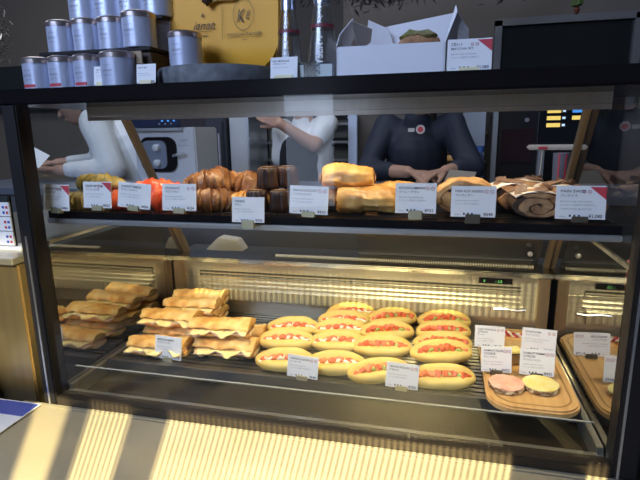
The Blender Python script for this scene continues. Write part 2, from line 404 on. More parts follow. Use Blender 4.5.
# paper notice on the ledge at left
s = empty('paper_notice', (-.10, -.105, .001), 0, 'white and blue printed paper notice lying on the ledge at its left end', 'notice')
v = [(-.16, -.16, 0), (.02, -.16, 0), (.072, -.03, 0), (.066, .082, 0), (-.16, .082, 0)]
def plate(poly, z0, z1): 
    n = len(poly); return MB().add([(x, y, z0) for x, y in poly]+[(x, y, z1) for x, y in poly], [tuple(range(n)), tuple(range(2*n-1, n-1, -1))]+[(i, i+n, (i+1) % n+n, (i+1) % n) for i in range(n)])
plate([(-.22, -.22), (.068, -.22), (.066, .083), (-.22, .083)], 0, .0016).build('sheet', white_card, s)
plate([(-.22, .030), (.064, .030), (.063, .079), (-.22, .079)], .0016, .002).build('blue_band', blu_p, s)
mb = MB(); text_into(mb, 'KAYSER', -.045, .015, .012); MB().add([(p[0], p[2]-.02, .0021) for p in mb.v], mb.f).build('lettering', ink, s)

# allergen rack far left
tr = empty('icon_label_stack', (-.19, .10, .338), 0, 'stack of white icon labels on the left cabinet beside the post', 'label rack')
for i in range(3):
    z = .006+i*.036
    c = MB().box(-.045, .026, -.004, .0, z, z+.034).build('label', white_card, tr)
    for j in range(4):
        MB().box(.006+(j % 2)*.010, .012+(j % 2)*.010, -.0048, -.004, z+.006+(j//2)*.013, z+.012+(j//2)*.013).build('icon', redp if (i+j) % 2 else blu_p, c)
MB().box(-.05, .028, 0, .004, 0, .13).build('backing', black, tr)
MB().box(-.05, .028, -.006, .004, .114, .126).build('top_bar', teal_m, tr)
MB().box(-.05, .05, -.01, .03, -.003, .004).build('foot', white_card, tr)

# ------------------------------------------------------------------ cards
def card(name, loc, w_, h, title, jp='', price='', small=2, icons=2, corner=False, rz=0, tilt=-.12, label='', group=None, roll_=0, clip=clip_m, narrow=False, clip_w=.026):
    root = empty(name, loc, rz, label, 'price card', group)
    root.rotation_euler = (tilt, roll_, rz)
    c = MB().box(-w_/2, w_/2, -.0006, .0006, .002, h+.002).build('card', white_card, root)
    t = MB(); y = -.0009; L = -w_/2+w_*.09
    tl = title.split('\n'); z = h*.83; ch = h*.085
    for q in tl:
        ww = min(w_*.62, len(q)*ch*.82); text_into(t, q, L, z, ch, ww, y=y, bold=.012); z -= h*.125
    if jp: text_into(t, jp, L, z, ch*.8, min(w_*.5, len(jp)*ch*1.1), y=y, bold=.01)
    g = MB(); z -= h*.16
    lines = ['Butter, flour, sugar, milk, fresh yeast', 'さくさくとした焼きたての生地です。', 'Contains wheat, egg and milk'][:small]
    for q in lines:
        text_into(g, q, L, z, ch*.55, w_*random.uniform(.5, .72), y=y); z -= h*.11
    text_into(g, 'Allergens', L, h*.10, ch*.5, w_*.12, y=y)
    for j in range(3): t.box(L+w_*(.19+.09*j), L+w_*(.23+.09*j), y-.0001, y, h*.10, h*.17)
    if price:
        text_into(t, price, w_*.44, h*.085, ch*1.15, min(w_*.27, len(price)*ch*.85), 'R', y=y, bold=.015)
    t.build('lettering', ink, root); g.build('fine_print', ink2, root)
    if icons and not corner:
        for j in range(icons):
            r_ = MB(); ring(r_, w_*(.28+.13*j), h*.86, h*.065, h*.018, y, slash=True); r_.build('allergy_icon', mat('icon_red_grey', (.45, .18, .2), .5), root)
    elif corner:
        for j in range(2):
            r_ = MB(); ring(r_, w_*(.06+.11*j), h*.86, h*.055, h*.018, y, slash=True); r_.build('allergy_icon', mat('icon_red_grey', (.45, .18, .2), .5), root)
        MB().add([(w_*.17, y, h), (w_*.5, y, h), (w_*.5, y, h*.62)], [(0, 1, 2)]).build('red_corner', redp, root)
    MB().box(-clip_w/2, clip_w/2, -.004, .006, -.004 if not narrow else -.01, .007).build('holder', clip, root, bevel=.0008)
    return root
CG = 'price cards along the upper shelf'
ZS = .441
dkclip = mat('dark_clip', (.12, .10, .07), .4, .5)
card('price_card', (.012, .050, .440), .070, .057, 'CROISSANT PISTACHE', 'ピスタチオ', '¥486', corner=True, label='red cornered price card half behind the left black post', group=CG, rz=-.05)
card('price_card', (.112, .058, .4465), .070, .057, 'DANISH MATCHA', 'デニッシュ抹茶', '¥432', corner=True, label='red cornered price card in front of the olive croissants', group=CG)
card('price_card', (.201, .058, .448), .078, .054, 'CROISSANT FRAMBOISE', 'クロワッサン フランボワーズ', '¥454', icons=0, label='white price card reading croissant framboise before the red croissants', group=CG, roll_=.08)
card('price_card', (.309, .058, .445), .078, .056, 'CROISSANT', 'クロワッサン', '¥324', label='white price card reading croissant, left of the brown croissants', group=CG)
card('price_card', (.466, .048, .426), .069, .051, 'CANELÉ', 'カヌレ', '¥356', icons=0, label='small white price card reading canelé, clipped low on the rail', group=CG, clip=clip_m, narrow=True)
card('price_card', (.589, .058, .4445), .078, .055, 'PAIN AU CHOCOLAT', 'パンオショコラ', '¥410', label='white price card reading pain au chocolat', group=CG, roll_=.03)
card('price_card', (.796, .058, .451), .075, .056, 'KOUIGN-AMANN', 'クイニーアマン', '¥752', small=2, label='white price card reading kouign-amann on a pale clip', group=CG, narrow=True)
card('price_card', (.899, .058, .4465), .078, .056, 'PAIN AUX RAISINS', 'パンオレザン', '¥648', label='white price card reading pain aux raisins on a dark clip', group=CG, narrow=True, clip=dkclip)
card('price_card', (1.077, .058, .447), .080, .058, 'PAIN SWISS', 'パンスイス', '¥1,080', small=3, corner=True, label='red cornered price card reading pain swiss, 1,080 yen', group=CG, clip=dkclip)
LG = 'price cards in the lower case'
card('price_card', (.176, .178, .0375), .074, .060, 'MAISON PARIS JAMBON', 'メゾンパリ ジャンボン', '¥972', icons=0, label='white price card standing before the baguette sandwiches', group=LG, roll_=.04)
card('price_card', (.541, .150, .040), .074, .053, 'VIENNOIS SAUCISSE', 'ソーセージ', '¥648', label='white price card before the leftmost sausage roll columns', group=LG, roll_=.05)
card('price_card', (.771, .150, .040), .072, .057, 'VIENNOIS AVOCADO', 'アボカド', '¥702', label='white price card before the avocado filled buns', group=LG, roll_=.05)
BG = 'price cards standing on the wooden board'
card('price_card', (.975, .365, .0595), .072, .056, 'CAKE ORANGE &\nCITRON', 'ケーク', '¥1,296', label='white price card at the back left of the wooden board', group=BG, clip=dkclip)
card('price_card', (1.090, .365, .0595), .080, .058, 'FINANCIER', 'フィナンシェ', '¥1,296', label='white price card at the back right of the wooden board', group=BG, clip=dkclip, roll_=.04)
card('price_card', (.979, .232, .0595), .066, .060, 'DIAMANT FRAISE\nCOOKIE', 'ディアマン', '¥432', label='white price card right behind the pink cookie', group=BG, clip=dkclip, roll_=-.03)
card('price_card', (1.065, .234, .0595), .073, .060, 'DIAMANT POMME\nCITRON', 'ディアマン シトロン', '¥432', label='white price card right behind the yellow cookie', group=BG, clip=dkclip)
TZ = .697
card('price_card', (.179, .035, TZ+.004), .050, .036, 'TEA SELECTION', 'ティー', '¥2,484', small=2, icons=0, tilt=-.15, label='small card standing before the last two bottom row tins', clip=mat('cream_clip', (.75, .68, .42), .5), clip_w=.036)
card('price_card', (.272, .035, TZ+.004), .042, .036, 'GIFT SET', '', '¥3,240', small=2, icons=0, tilt=-.15, label='small card between the tin stand and the slate disc', clip=mat('cream_clip', (.75, .68, .42), .5), clip_w=.026)
card('price_card', (.551, .045, TZ+.003), .052, .038, 'EAU MINERALE', 'ミネラルウォーター', '', small=1, icons=0, tilt=-.15, label='small card standing before the left glass bottle', clip=mat('cream_clip', (.75, .68, .42), .5), clip_w=.036)
card('price_card', (.879, .035, TZ+.002), .072, .052, '抹茶セット', 'MATCHA SET', '¥1,080', small=2, corner=True, tilt=-.15, label='red cornered card beside the white cake box', clip=mat('cream_clip', (.75, .68, .42), .5), clip_w=.032)

# ------------------------------------------------------------------ pastries
def croissant_mb(L=.13, R=.032, bend=.9, seg=4.2, nt=56, nn=20, seed=0, lump=.007):
    m_ = MB(); v = []; f = []
    for i in range(nt+1):
        t = -1+2*i/nt; a = t*bend; rr = L/2/max(math.sin(bend), .1)
        c = Vector((rr*math.sin(a), rr*(1-math.cos(a)), 0)); tan = Vector((math.cos(a), math.sin(a), 0)); nrm = Vector((-math.sin(a), math.cos(a), 0))
        ph = (abs(t)*seg+.5) % 1.0
        r = R*(max(0, 1-abs(t)**2.1)**.62*.93+.10)*(1-.20*ph)
        for k in range(nn):
            th = 2*PI*k/nn; z = math.sin(th)*r*.95
            if z < -.55*r: z = -.55*r
            v.append(c+nrm*math.cos(th)*r*1.05+Vector((0, 0, z+.5*R)))
    for i in range(nt):
        for k in range(nn):
            a = i*nn+k; b = i*nn+(k+1) % nn; f.append((a, a+nn, b+nn, b))
    f.append(tuple(range(nn))); f.append(tuple(range((nt+1)*nn-1, nt*nn-1, -1)))
    m_.add(v, f); m_.disp(lump, 40, seed); m_.disp(lump*.3, 120, seed); return m_
def place(o, x, y, z, rx=0, ry=0, rz=0, label=None, cat=None, group=None):
    o.location = (x, y, z); o.rotation_euler = (rx, ry, rz)
    if label: tag(o, label, cat, group)
    return o
SZ = .434
def croi(name, m_, x, y, z, rz, label, group, rx=0, ry=0, **k):
    return place(croissant_mb(**k).build(name, m_, smooth=True, angle=60), x, y, z, rx, ry, rz, label, 'croissant', group)
g = 'olive green croissants at the left end of the shelf'
croi('green_croissant', crust_o, .022, .125, SZ, .2, 'olive croissant low at the left end of the shelf, nearest the post', g, seed=1, L=.09, R=.030)
croi('green_croissant', crust_o, .045, .155, SZ+.040, .05, 'olive ridged croissant lying on top at the left end', g, seed=2, L=.125, R=.029, bend=.7)
croi('green_croissant', crust_o, .035, .215, SZ, -.1, 'olive croissant at the back of the left shelf end', g, seed=3, L=.12, R=.03, bend=.7)
croi('green_croissant', crust_o, .06, .29, SZ+.002, .25, 'olive croissant behind the others by the slanting strut', g, seed=4, L=.12, R=.03, bend=.7)
g = 'red glazed croissants'
croi('raspberry_croissant', crust_r, .135, .150, SZ, 1.25, 'red glazed croissant standing between two price cards', g, seed=5, L=.12, R=.036, bend=.6)
croi('raspberry_croissant', crust_r, .190, .175, SZ+.022, .35, 'red glazed croissant lying across the top of the red pile', g, seed=6, L=.13, R=.032, bend=.6)
croi('raspberry_croissant', crust_r, .242, .145, SZ, -.2, 'orange red croissant behind the croissant framboise card', g, seed=7, L=.10, R=.035, bend=.8)
croi('raspberry_croissant', crust_r, .245, .235, SZ, .5, 'red glazed croissant at the back of the red pile', g, seed=8, L=.12, R=.034)
g = 'brown plain croissants'
croi('croissant', crust_b, .345, .150, SZ, .6, 'brown croissant at the front bottom of the plain pile', g, seed=9, L=.115, R=.037, bend=.7)
croi('croissant', crust_b, .325, .185, SZ+.042, .45, 'brown croissant on top of the plain pile, its tip pointing left', g, seed=10, L=.12, R=.036, bend=.7, ry=-.15)
croi('croissant', crust_b, .405, .215, SZ+.030, -.35, 'brown croissant sloping down right of the pile top', g, seed=11, L=.12, R=.034, bend=.6, ry=.25)
croi('croissant', crust, .425, .165, SZ, .15, 'golden croissant low beside the canelés', g, seed=12, L=.10, R=.030, bend=.6)
croi('croissant', crust_b, .37, .27, SZ, .1, 'brown croissant at the back of the plain pile', g, seed=13, L=.12, R=.036)

def canele():
    root = empty('canele', (0, 0, 0))
    fl = lambda a, z: 1-.14*(.5+.5*math.cos(12*a))
    MB().lathe([(.010, .002), (.024, 0), (.0265, .004), (.0255, .015), (.0235, .035), (.0225, .043), (.019, .0475), (.012, .0465), (.003, .044)], 72, mod=fl).disp(.0012, 90).build('fluted_body', canele_m, root, smooth=True, angle=70)
    MB().lathe([(.001, .0455), (.011, .0470), (.013, .0482), (.003, .0488)], 24).build('crown', mat('canele_crown', (.30, .18, .10), .35, coat=.4), root, smooth=True)
    return root
cn = canele(); g = 'stacked canelés'
spots = [(.447, .150, 0, 'dark canelé in the bottom layer, half behind its card'), (.500, .155, 0, 'dark canelé in the bottom layer at the right'), (.463, .185, .048, 'dark canelé on top of the stack at the left'), (.502, .205, .048, 'dark canelé on top of the stack at the right'), (.455, .215, 0, 'dark canelé at the back left under the top pair'), (.51, .225, 0, 'dark canelé at the back right under the top pair')]
for i, (x, y, z, lb) in enumerate(spots):
    o = cn if i == 0 else copy_tree(cn); place(o, x, y, SZ+z, 0, 0, i*.3, lb, 'pastry', g)

def puff(L, W, H, seed, m_, name, end_m=choc):
    """laminated rectangular pastry, long axis X, ends show rolled layers"""
    root = empty(name, (0, 0, 0)); nt, nn = 36, 36; v = []; f = []
    for i in range(nt+1):
        t = -1+2*i/nt; e = (max(0, 1-abs(t)**2.3))**.5*.66+.34
        for k in range(nn):
            th = 2*PI*k/nn; c, s_ = math.cos(th), math.sin(th)
            rr = (abs(c)**2.1+abs(s_)**2.1)**(-1/2.1)
            st = 1+.035*math.sin(th*9+t*1.0+seed)+.02*math.sin(t*6+seed)
            v.append((t*L/2, c*rr*W/2*e*st, H*.5*(.75+.25*e)+s_*rr*H/2*(.45+.55*e)*st*(1.0 if s_ > 0 else .85)))
    for i in range(nt):
        for k in range(nn):
            a = i*nn+k; b = i*nn+(k+1) % nn; f.append((a, a+nn, b+nn, b))
    f.append(tuple(range(nn))); f.append(tuple(range((nt+1)*nn-1, nt*nn-1, -1)))
    MB().add(v, f).disp(.008, 20, seed).disp(.0022, 70, seed).disp(.0012, 160, seed).build('puff_body', m_, root, smooth=True, angle=50)
    for sx in (-1, 1):
        x = sx*(L/2-.0015)
        pts = [(x+sx*.003, math.cos(a)*(.004+.0028*a/2)*1.2, H*.42+math.sin(a)*(.003+.0018*a/2)) for a in [j*.45 for j in range(22)]]
        MB().tube(pts, .0016, 6).build('layer_spiral', crust_b, root, smooth=True)
        MB().box(x-.004, x+.0045, -.004, .004, H*.38, H*.38+.007).build('chocolate_stick', choc, root, bevel=.001)
    return root
g = 'golden chocolate pastries'
for i, (x, y, z, rz, L, W, H, lb) in enumerate([
    (.570, .150, SZ, -1.2, .10, .06, .045, 'golden chocolate pastry behind the pain au chocolat card'),
    (.690, .148, SZ, .10, .125, .084, .058, 'large golden chocolate pastry at the front bottom of the pile'),
    (.645, .185, SZ+.045, .12, .115, .080, .056, 'golden chocolate pastry on the very top of the pile'),
    (.745, .225, SZ+.008, .4, .095, .065, .052, 'golden chocolate pastry at the right rear of the pile'),
    (.625, .215, SZ, .3, .105, .065, .048, 'golden chocolate pastry low at the left rear of the pile'),
    (.700, .290, SZ, .0, .105, .065, .050, 'golden chocolate pastry right at the back of the shelf')]):
    place(puff(L, W, H, i+20, crust, 'chocolate_pastry'), x, y, z, 0, 0, rz, lb, 'pastry', g)

def swirl_roll(name, W, H, L, turns, m_, seed, almonds=0, top=None, raisins=0):
    """rolled dough, its spiral end facing -Y"""
    root = empty(name, (0, 0, 0)); n = int(30*turns); v = []; f = []; nl = 8
    t = .9/(turns+.35)
    for i in range(n+1):
        a = i/n*turns*2*PI; rho = (.06+.86*(i/n)); th_ = .5*(.86/turns)*.93
        for j in range(nl):
            yy = -L/2+L*j/(nl-1); sh_ = 1-.12*(abs(2*j/(nl-1)-1))**4
            for s_ in (1, -1):
                r = (rho+s_*th_*sh_)*sh_; v.append((math.cos(a+2.2)*r*W/2, yy, H/2+math.sin(a+2.2)*r*H/2))
    row = nl*2
    for i in range(n):
        for j in range(nl-1):
            a = i*row+j*2; f += [(a, a+2, a+row+2, a+row), (a+1, a+row+1, a+row+3, a+3)]
        for j in (0, nl-1):
            a = i*row+j*2; f.append((a, a+row, a+row+1, a+1))
    for i in (0, n):
        for j in range(nl-1): a = i*row+j*2; f.append((a, a+1, a+3, a+2))
    MB().add(v, f).disp(.005, 45, seed).disp(.0025, 130, seed).build('rolled_dough', m_, root, smooth=True, angle=50)
    MB().lathe([(.001, -L/2+.006), (1, -L/2+.007), (1, L/2-.007), (.001, L/2-.006)], 28, Matrix.Translation((0, 0, H/2)) @ Matrix.Diagonal((W*.44, 1, H*.42, 1)) @ Matrix.Rotation(PI/2, 4, 'X')).build('dark_filling', wood_d if almonds else swirl_m, root)
    if top:
        w2 = []; ff = []; na, nb_ = 22, 10
        for i in range(na+1):
            a = .22*PI+.56*PI*i/na
            for j in range(nb_+1):
                w2.append((math.cos(a)*W*.525, -L*.46+L*.92*j/nb_, H/2+math.sin(a)*H*.555))
        for i in range(na):
            for j in range(nb_): q = i*(nb_+1)+j; ff.append((q, q+1, q+nb_+2, q+nb_+1))
        o = MB().add(w2, ff).disp(.0008, 60, seed).build('sugar_glaze', top, root, smooth=True); s2 = o.modifiers.new('s', 'SOLIDIFY'); s2.thickness = .0015
    rnd = random.Random(seed)
    fl = None
    for i in range(almonds):
        a = PI*(.30+.4*rnd.random()); yy = -L*.42+L*.84*((i+.5)/almonds)
        if fl is None: o = MB().lathe([(.001, 0), (.013, .0005), (.015, .0020), (.012, .0035), (.001, .0038)], 14, Matrix.Diagonal((1.1, .75, 1, 1))).build('almond_flake', almond, root, smooth=True); fl = o
        else: o = fl.copy(); COL.objects.link(o); o.parent = root
        o.location = (math.cos(a)*W*.5, yy, H/2+math.sin(a)*H*.555+.0016); o.rotation_euler = (rnd.uniform(-.3, .3), PI/2-a+rnd.uniform(-.2, .2), rnd.random()*3)
    for i in range(raisins):
        a = rnd.random()*2*PI; r = rnd.uniform(.25, .8)
        o = MB().lathe([(.001, -.003), (.003, -.002), (.004, 0), (.003, .002), (.001, .003)], 8).build('raisin', choc, root, smooth=True)
        o.location = (math.cos(a)*r*W/2, -L/2+.002, H/2+math.sin(a)*r*H/2)
    return root
g = 'raisin spiral rolls'
place(swirl_roll('raisin_roll', .128, .078, .085, 3.2, crust_s, 31, raisins=6), .892, .160, SZ, 0, 0, -.08, 'golden raisin spiral behind the pain aux raisins card', 'pastry', g)
place(swirl_roll('raisin_roll', .110, .066, .085, 3.0, crust_s, 32, raisins=3), .885, .262, SZ, 0, 0, .05, 'golden raisin spiral at the back of the shelf', 'pastry', g)
g = 'sugar topped almond rolls'
for i, (x, y, z, W, H, L, rz, lb) in enumerate([
    (1.020, .160, SZ, .108, .052, .085, .05, 'brown swirled almond roll left of the pain swiss card, front row'),
    (.985, .245, SZ, .095, .058, .09, .1, 'sugared almond roll behind the pain aux raisins card edge'),
    (1.075, .250, SZ, .10, .055, .09, -.05, 'sugared almond roll in the second row right behind the front one'),
    (1.108, .160, SZ, .068, .05, .085, 0, 'brown swirled almond roll at the right end of the shelf'),
    (1.03, .335, SZ, .10, .055, .08, 0, 'sugared almond roll at the back right of the shelf')]):
    place(swirl_roll('almond_roll', W, H, L, 2.0, swirl_m, 40+i, almonds=5, top=sugar_m), x, y, z, 0, 0, rz, lb, 'pastry', g)

# ------------------------------------------------------------------ baguette sandwiches
def half_sweep(L, W, H, top, seed, taper_l=.7, nt=40, nn=14):
    v = []; f = []
    for i in range(nt+1):
        u = i/nt; t = -1+2*u
        e = min(1, (max(0, (u)/.22))**.55*(1-taper_l)+taper_l) if u < .22 else 1
        if u > .97: e = .96
        sc_ = e*(1+.03*math.sin(u*21+seed))
        for k in range(nn+1):
            a = PI*k/nn; z = math.sin(a)**.8*H*sc_
            v.append((t*L/2, math.cos(a)*W/2*sc_, z if top else -z))
    r = nn+1
    for i in range(nt):
        for k in range(nn): a = i*r+k; f.append((a, a+r, a+r+1, a+1))
        f.append((i*r, i*r+nn, (i+1)*r+nn, (i+1)*r))
    f.append(tuple(range(r))); f.append(tuple(range((nt+1)*r-1, nt*r-1, -1)))
    return MB().add(v, f).disp(.006, 32, seed).disp(.003, 90, seed)
def wavy(L, W, amp, seed, zt=.0015, over=.008):
    nx, ny = 50, 8; rnd = random.Random(seed); p = [rnd.uniform(0, 6) for _ in range(3)]; v = []; f = []
    for i in range(nx+1):
        x = -L/2+L*i/nx
        for j in range(ny+1):
            q = j/ny; drop = (1-q)**3
            edge = over*(.5+.5*math.sin(x*95+p[0]))*drop
            z = (math.sin(x*120+p[1])*.5+math.sin(x*260+p[2])*.3)*amp*drop-drop*.006*(.5+.5*math.sin(x*70+p[0]))
            v.append((x, -W/2-edge+W*q, z))
    for i in range(nx):
        for j in range(ny): a = i*(ny+1)+j; f.append((a, a+ny+1, a+ny+2, a+1))
    return MB().add(v, f)
def solid(o, t):
    q = o.modifiers.new('thickness', 'SOLIDIFY'); q.thickness = t; q.offset = 0; return o
def sandwich(seed, L=.165):
    root = empty('baguette_sandwich', (0, 0, 0)); W = .068
    half_sweep(L, W, .016, False, seed).build('bottom_bread', baguette, root, smooth=True, angle=50, loc=(0, 0, .018))
    o = half_sweep(L, W*1.0, .019, True, seed+5).build('top_bread', baguette, root, smooth=True, angle=50, loc=(0, .004, .026)); o.rotation_euler = (-.10, 0, 0)
    solid(wavy(L*.93, W*1.04, .005, seed, over=.012).build('ham', ham_m, root, smooth=True, loc=(0, -.002, .0205)), .002)
    solid(wavy(L*.90, W*1.04, .006, seed+9, over=.018).build('cheese', cheese_m, root, smooth=True, loc=(.003, -.002, .0245)), .002)
    c = MB().box(L/2-.002, L/2+.0006, -W*.38, W*.38, .007, .017).build('cut_face', crumb_m, root, bevel=.0005)
    return root
g = 'baguette sandwiches in the lower case'
sw = [sandwich(51), sandwich(57), sandwich(63)]
FZ = .0348
spots = [(.130, .215, 0, .10, 'ham and cheese baguette at the front left behind its price card'),
         (.128, .300, 0, .10, 'baguette sandwich in the left pile, second row on the rack'),
         (.125, .385, 0, .10, 'baguette sandwich in the left pile, third row on the rack'),
         (.118, .470, 0, .10, 'baguette sandwich in the left pile, backmost on the rack'),
         (.310, .245, 0, .10, 'ham and cheese baguette at the front right, lowest in the right pile'),
         (.300, .330, 0, .10, 'baguette sandwich behind the right pile, its cut end peeping out at the right'),
         (.118, .300, .044, .06, 'upper layer baguette above the price card'),
         (.290, .262, .045, .13, 'upper layer baguette at the right with cheese ruffles showing'),
         (.130, .400, .044, .10, 'upper layer baguette second from the top of the left pile'),
         (.120, .475, .046, .15, 'topmost baguette at the back of the pile')]
for i, (x, y, z, rz, lb) in enumerate(spots):
    o = sw[i] if i < 3 else copy_tree(sw[i % 3])
    place(o, x, y, FZ+z, 0, 0, rz, lb, 'sandwich', g)

# ------------------------------------------------------------------ filled buns
def bun(kind, seed):
    root = empty('filled_bun', (0, 0, 0)); L, W, H = .142, .066, .048; nt, nn = 44, 32; v = []; f = []
    for i in range(nt+1):
        u = i/nt; t = -1+2*u; tt = t*.9995
        e = (1-abs(tt)**2.6)**.5
        for k in range(nn):
            th = 2*PI*k/nn; c, s_ = math.cos(th), math.sin(th)
            y = c*W/2*e; z = s_*H/2*e
            gth = math.atan2(math.sin(th-PI*.66), math.cos(th-PI*.66))
            groove = math.exp(-(gth/.46)**2)*max(0, 1-abs(t)**4)**.5
            y *= 1-.60*groove; z *= 1-.60*groove
            lipb = math.exp(-((gth+.70)/.30)**2)*max(0, 1-t*t)
            z += lipb*.009
            if z < -.42*H: z = -.42*H
            v.append((t*L/2, y, z+.42*H))
    for i in range(nt):
        for k in range(nn): a = i*nn+k; b = i*nn+(k+1) % nn; f.append((a, a+nn, b+nn, b))
    f.append(tuple(range(nn))); f.append(tuple(range((nt+1)*nn-1, nt*nn-1, -1)))
    MB().add(v, f).disp(.0022, 28, seed).build('bun', bun_m, root, smooth=True, angle=80)
    rnd = random.Random(seed)
    def base(t): return (t*L/2*.80, -.0105+rnd.uniform(-.003, .003)*1.0, .0345-.012*t*t)
    if kind == 0:     # sausage slices with cream
        nS = 6
        for i in range(nS):
            x, y, z = base(-1+2*(i+.5)/nS+rnd.uniform(-.04, .04))
            m_ = Matrix.Translation((x, y, z+.001)) @ Euler((.5+rnd.uniform(-.2, .2), rnd.uniform(-.3, .3), rnd.uniform(-.4, .4))).to_matrix().to_4x4()
            MB().lathe([(.001, -.004), (.0075, -.0035), (.009, -.001), (.009, .002), (.0075, .004), (.001, .0045)], 14, m_ @ Matrix.Diagonal((1.15, .8, 1, 1))).build('sausage_slice', tomato, root, smooth=True)
        cr = MB().tube([(t*L/2*.85, -.012+.003*math.sin(t*17+seed), .0335-.010*t*t+.0015*math.sin(t*23)) for t in [-1+2*j/24 for j in range(25)]], .0042, 8).disp(.002, 120, seed)
        cr.build('cream_cheese', cream, root, smooth=True)
    else:
        nS = 9
        for i in range(nS):
            x, y, z = base(-1+2*(i+.5)/nS+rnd.uniform(-.05, .05))
            m_ = Matrix.Translation((x, y, z+.001)) @ Euler((rnd.uniform(0, 2), rnd.uniform(0, 2), rnd.uniform(0, 2))).to_matrix().to_4x4()
            s_ = rnd.uniform(.0060, .0084); MB().box(-s_, s_, -s_, s_, -s_*.8, s_*.8, m_).build('tomato_cube', tomato, root, bevel=.0012)
        for i in range(4):
            x, y, z = base(-1+2*(i+.3)/4+rnd.uniform(-.1, .1))
            m_ = Matrix.Translation((x, y-.004, z+.002)) @ Euler((rnd.uniform(0, 2), rnd.uniform(0, 2), rnd.uniform(0, 2))).to_matrix().to_4x4()
            MB().lathe([(.001, -.004), (.005, -.002), (.006, .001), (.003, .004), (.001, .005)], 10, m_).build('avocado_piece', lettuce, root, smooth=True)
        MB().tube([(t*L/2*.85, -.011+.003*math.sin(t*19+seed), .0325-.010*t*t+.0015*math.sin(t*27)) for t in [-1+2*j/24 for j in range(25)]], .0038, 8).disp(.002, 120, seed).build('lettuce', lettuce, root, smooth=True)
    return root
protoA = [bun(0, 71), bun(0, 73)]; protoB = [bun(1, 75), bun(1, 77), bun(1, 79)]
used = set()
rows = ['front', 'second', 'third', 'fourth', 'backmost']
cols = [('A', [(.486, .200), (.462, .290), (.455, .375)], 'leftmost column of sausage buns', protoA),
        ('B', [(.610, .208), (.598, .305), (.584, .385), (.583, .452), (.592, .518)], 'second column of sausage buns', protoA),
        ('C', [(.716, .192), (.712, .300), (.712, .398), (.716, .500)], 'left column of tomato and avocado buns', protoB),
        ('D', [(.860, .192), (.856, .276), (.860, .352), (.862, .430), (.864, .508)], 'right column of tomato and avocado buns', protoB)]
cnt = 0
for c, pts, nm, pr in cols:
    for i, (x, y) in enumerate(pts):
        p = pr[cnt % len(pr)]; cnt += 1
        o = copy_tree(p) if p.name in used else p; used.add(p.name)
        row = 'backmost' if i == len(pts)-1 else rows[i]
        extra = .012 if i else 0
        place(o, x, y, FZ+extra*(1 if i else 0)-.0003+(.010 if c == 'D' and i == 1 else 0), 0, 0, .18+random.uniform(-.06, .06)+(.18 if (c == 'C' and i in (0, 3)) else 0),
              '%s bun of the %s' % ('frontmost' if i == 0 else row, nm), 'filled bun', 'filled buns in the lower case').scale = (1.06, 1.06, 1.06)

# ------------------------------------------------------------------ wooden board with cookies
def rrect(x0, x1, y0, y1, r, n=8):
    out = []
    for cx, cy, a0 in ((x1-r, y1-r, 0), (x0+r, y1-r, PI/2), (x0+r, y0+r, PI), (x1-r, y0+r, 1.5*PI)):
        for k in range(n+1): a = a0+PI/2*k/n; out.append((cx+r*math.cos(a), cy+r*math.sin(a)))
    return out
bd = empty('wooden_serving_board', (1.046, .33, .0355), 0, 'light oak serving board with rounded corners holding cookies', 'serving board')
plate(rrect(-.094, .090, -.230, .200, .055), 0, .017).build('board', wood_l, bd, bevel=.004, smooth=True)
# raised band inside the border; groove shade put into its darker wood colour
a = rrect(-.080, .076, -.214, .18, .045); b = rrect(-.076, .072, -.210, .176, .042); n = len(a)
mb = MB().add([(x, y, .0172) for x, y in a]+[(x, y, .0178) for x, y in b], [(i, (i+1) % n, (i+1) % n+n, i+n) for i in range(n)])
mb.build('groove_shade_band', mat('groove_shadow_wood', (.42, .22, .07), .5), bd)
MB().tube([(x, y, .018) for x, y in rrect(-.045, .04, .12, .165, .02)]+[(.04, .145, .018)], .003, 8).build('handle_hole_rim', wood_l, bd)
def cookie(name, ice):
    root = empty(name, (0, 0, 0))
    MB().lathe([(.001, 0), (.034, 0), (.0375, .003), (.0375, .008), (.035, .0115), (.001, .012)], 40, mod=lambda a, z: 1+.018*math.sin(9*a+z*900)+.012*math.sin(17*a)).disp(.0012, 150).build('cookie_base', nut_m, root, smooth=True)
    MB().lathe([(.001, .010), (.0362, .0105), (.0365, .0125), (.032, .0145), (.001, .015)], 40, mod=lambda a, z: 1+.02*math.sin(7*a)).disp(.001, 120).build('icing', ice, root, smooth=True)
    return root
place(cookie('pink_cookie', pink_ice), .995, .181, .0528, 0, 0, 0, 'round pink iced cookie with nutty edge on the board', 'cookie')
place(cookie('yellow_cookie', yel_ice), 1.066, .192, .0528, 0, 0, .7, 'round yellow iced cookie with nutty edge on the board', 'cookie')
c = empty('cake_slice', (1.012, .305, .0528), .3, 'small wedge of yellow cake half hidden behind the cards', 'cake slice')
MB().prism([(-.03, 0), (.03, 0), (.03, .03), (-.03, .03)], -.016, .016).build('sponge', mat('dark_sponge', (.16, .09, .04), .7, c2=(.35, .22, .1), scale=60), c, bevel=.003)
MB().box(-.03, .03, -.0165, .0165, .029, .036).build('yellow_icing_top', yel_ice, c, bevel=.002)
tw = empty('striped_twist', (1.025, .475, .0545), -.15, 'red and white twisted cord bow lying at the back of the board', 'twist')
for ph, m_ in ((0, redp), (PI, cream)):
    MB().tube([(-.05+.1*j/40, .004*math.cos(j*.7+ph), .006+.004*math.sin(j*.7+ph)+.004*math.sin(j*.15)) for j in range(41)], .003, 8).build('red_strand' if ph == 0 else 'white_strand', m_, tw, smooth=True)

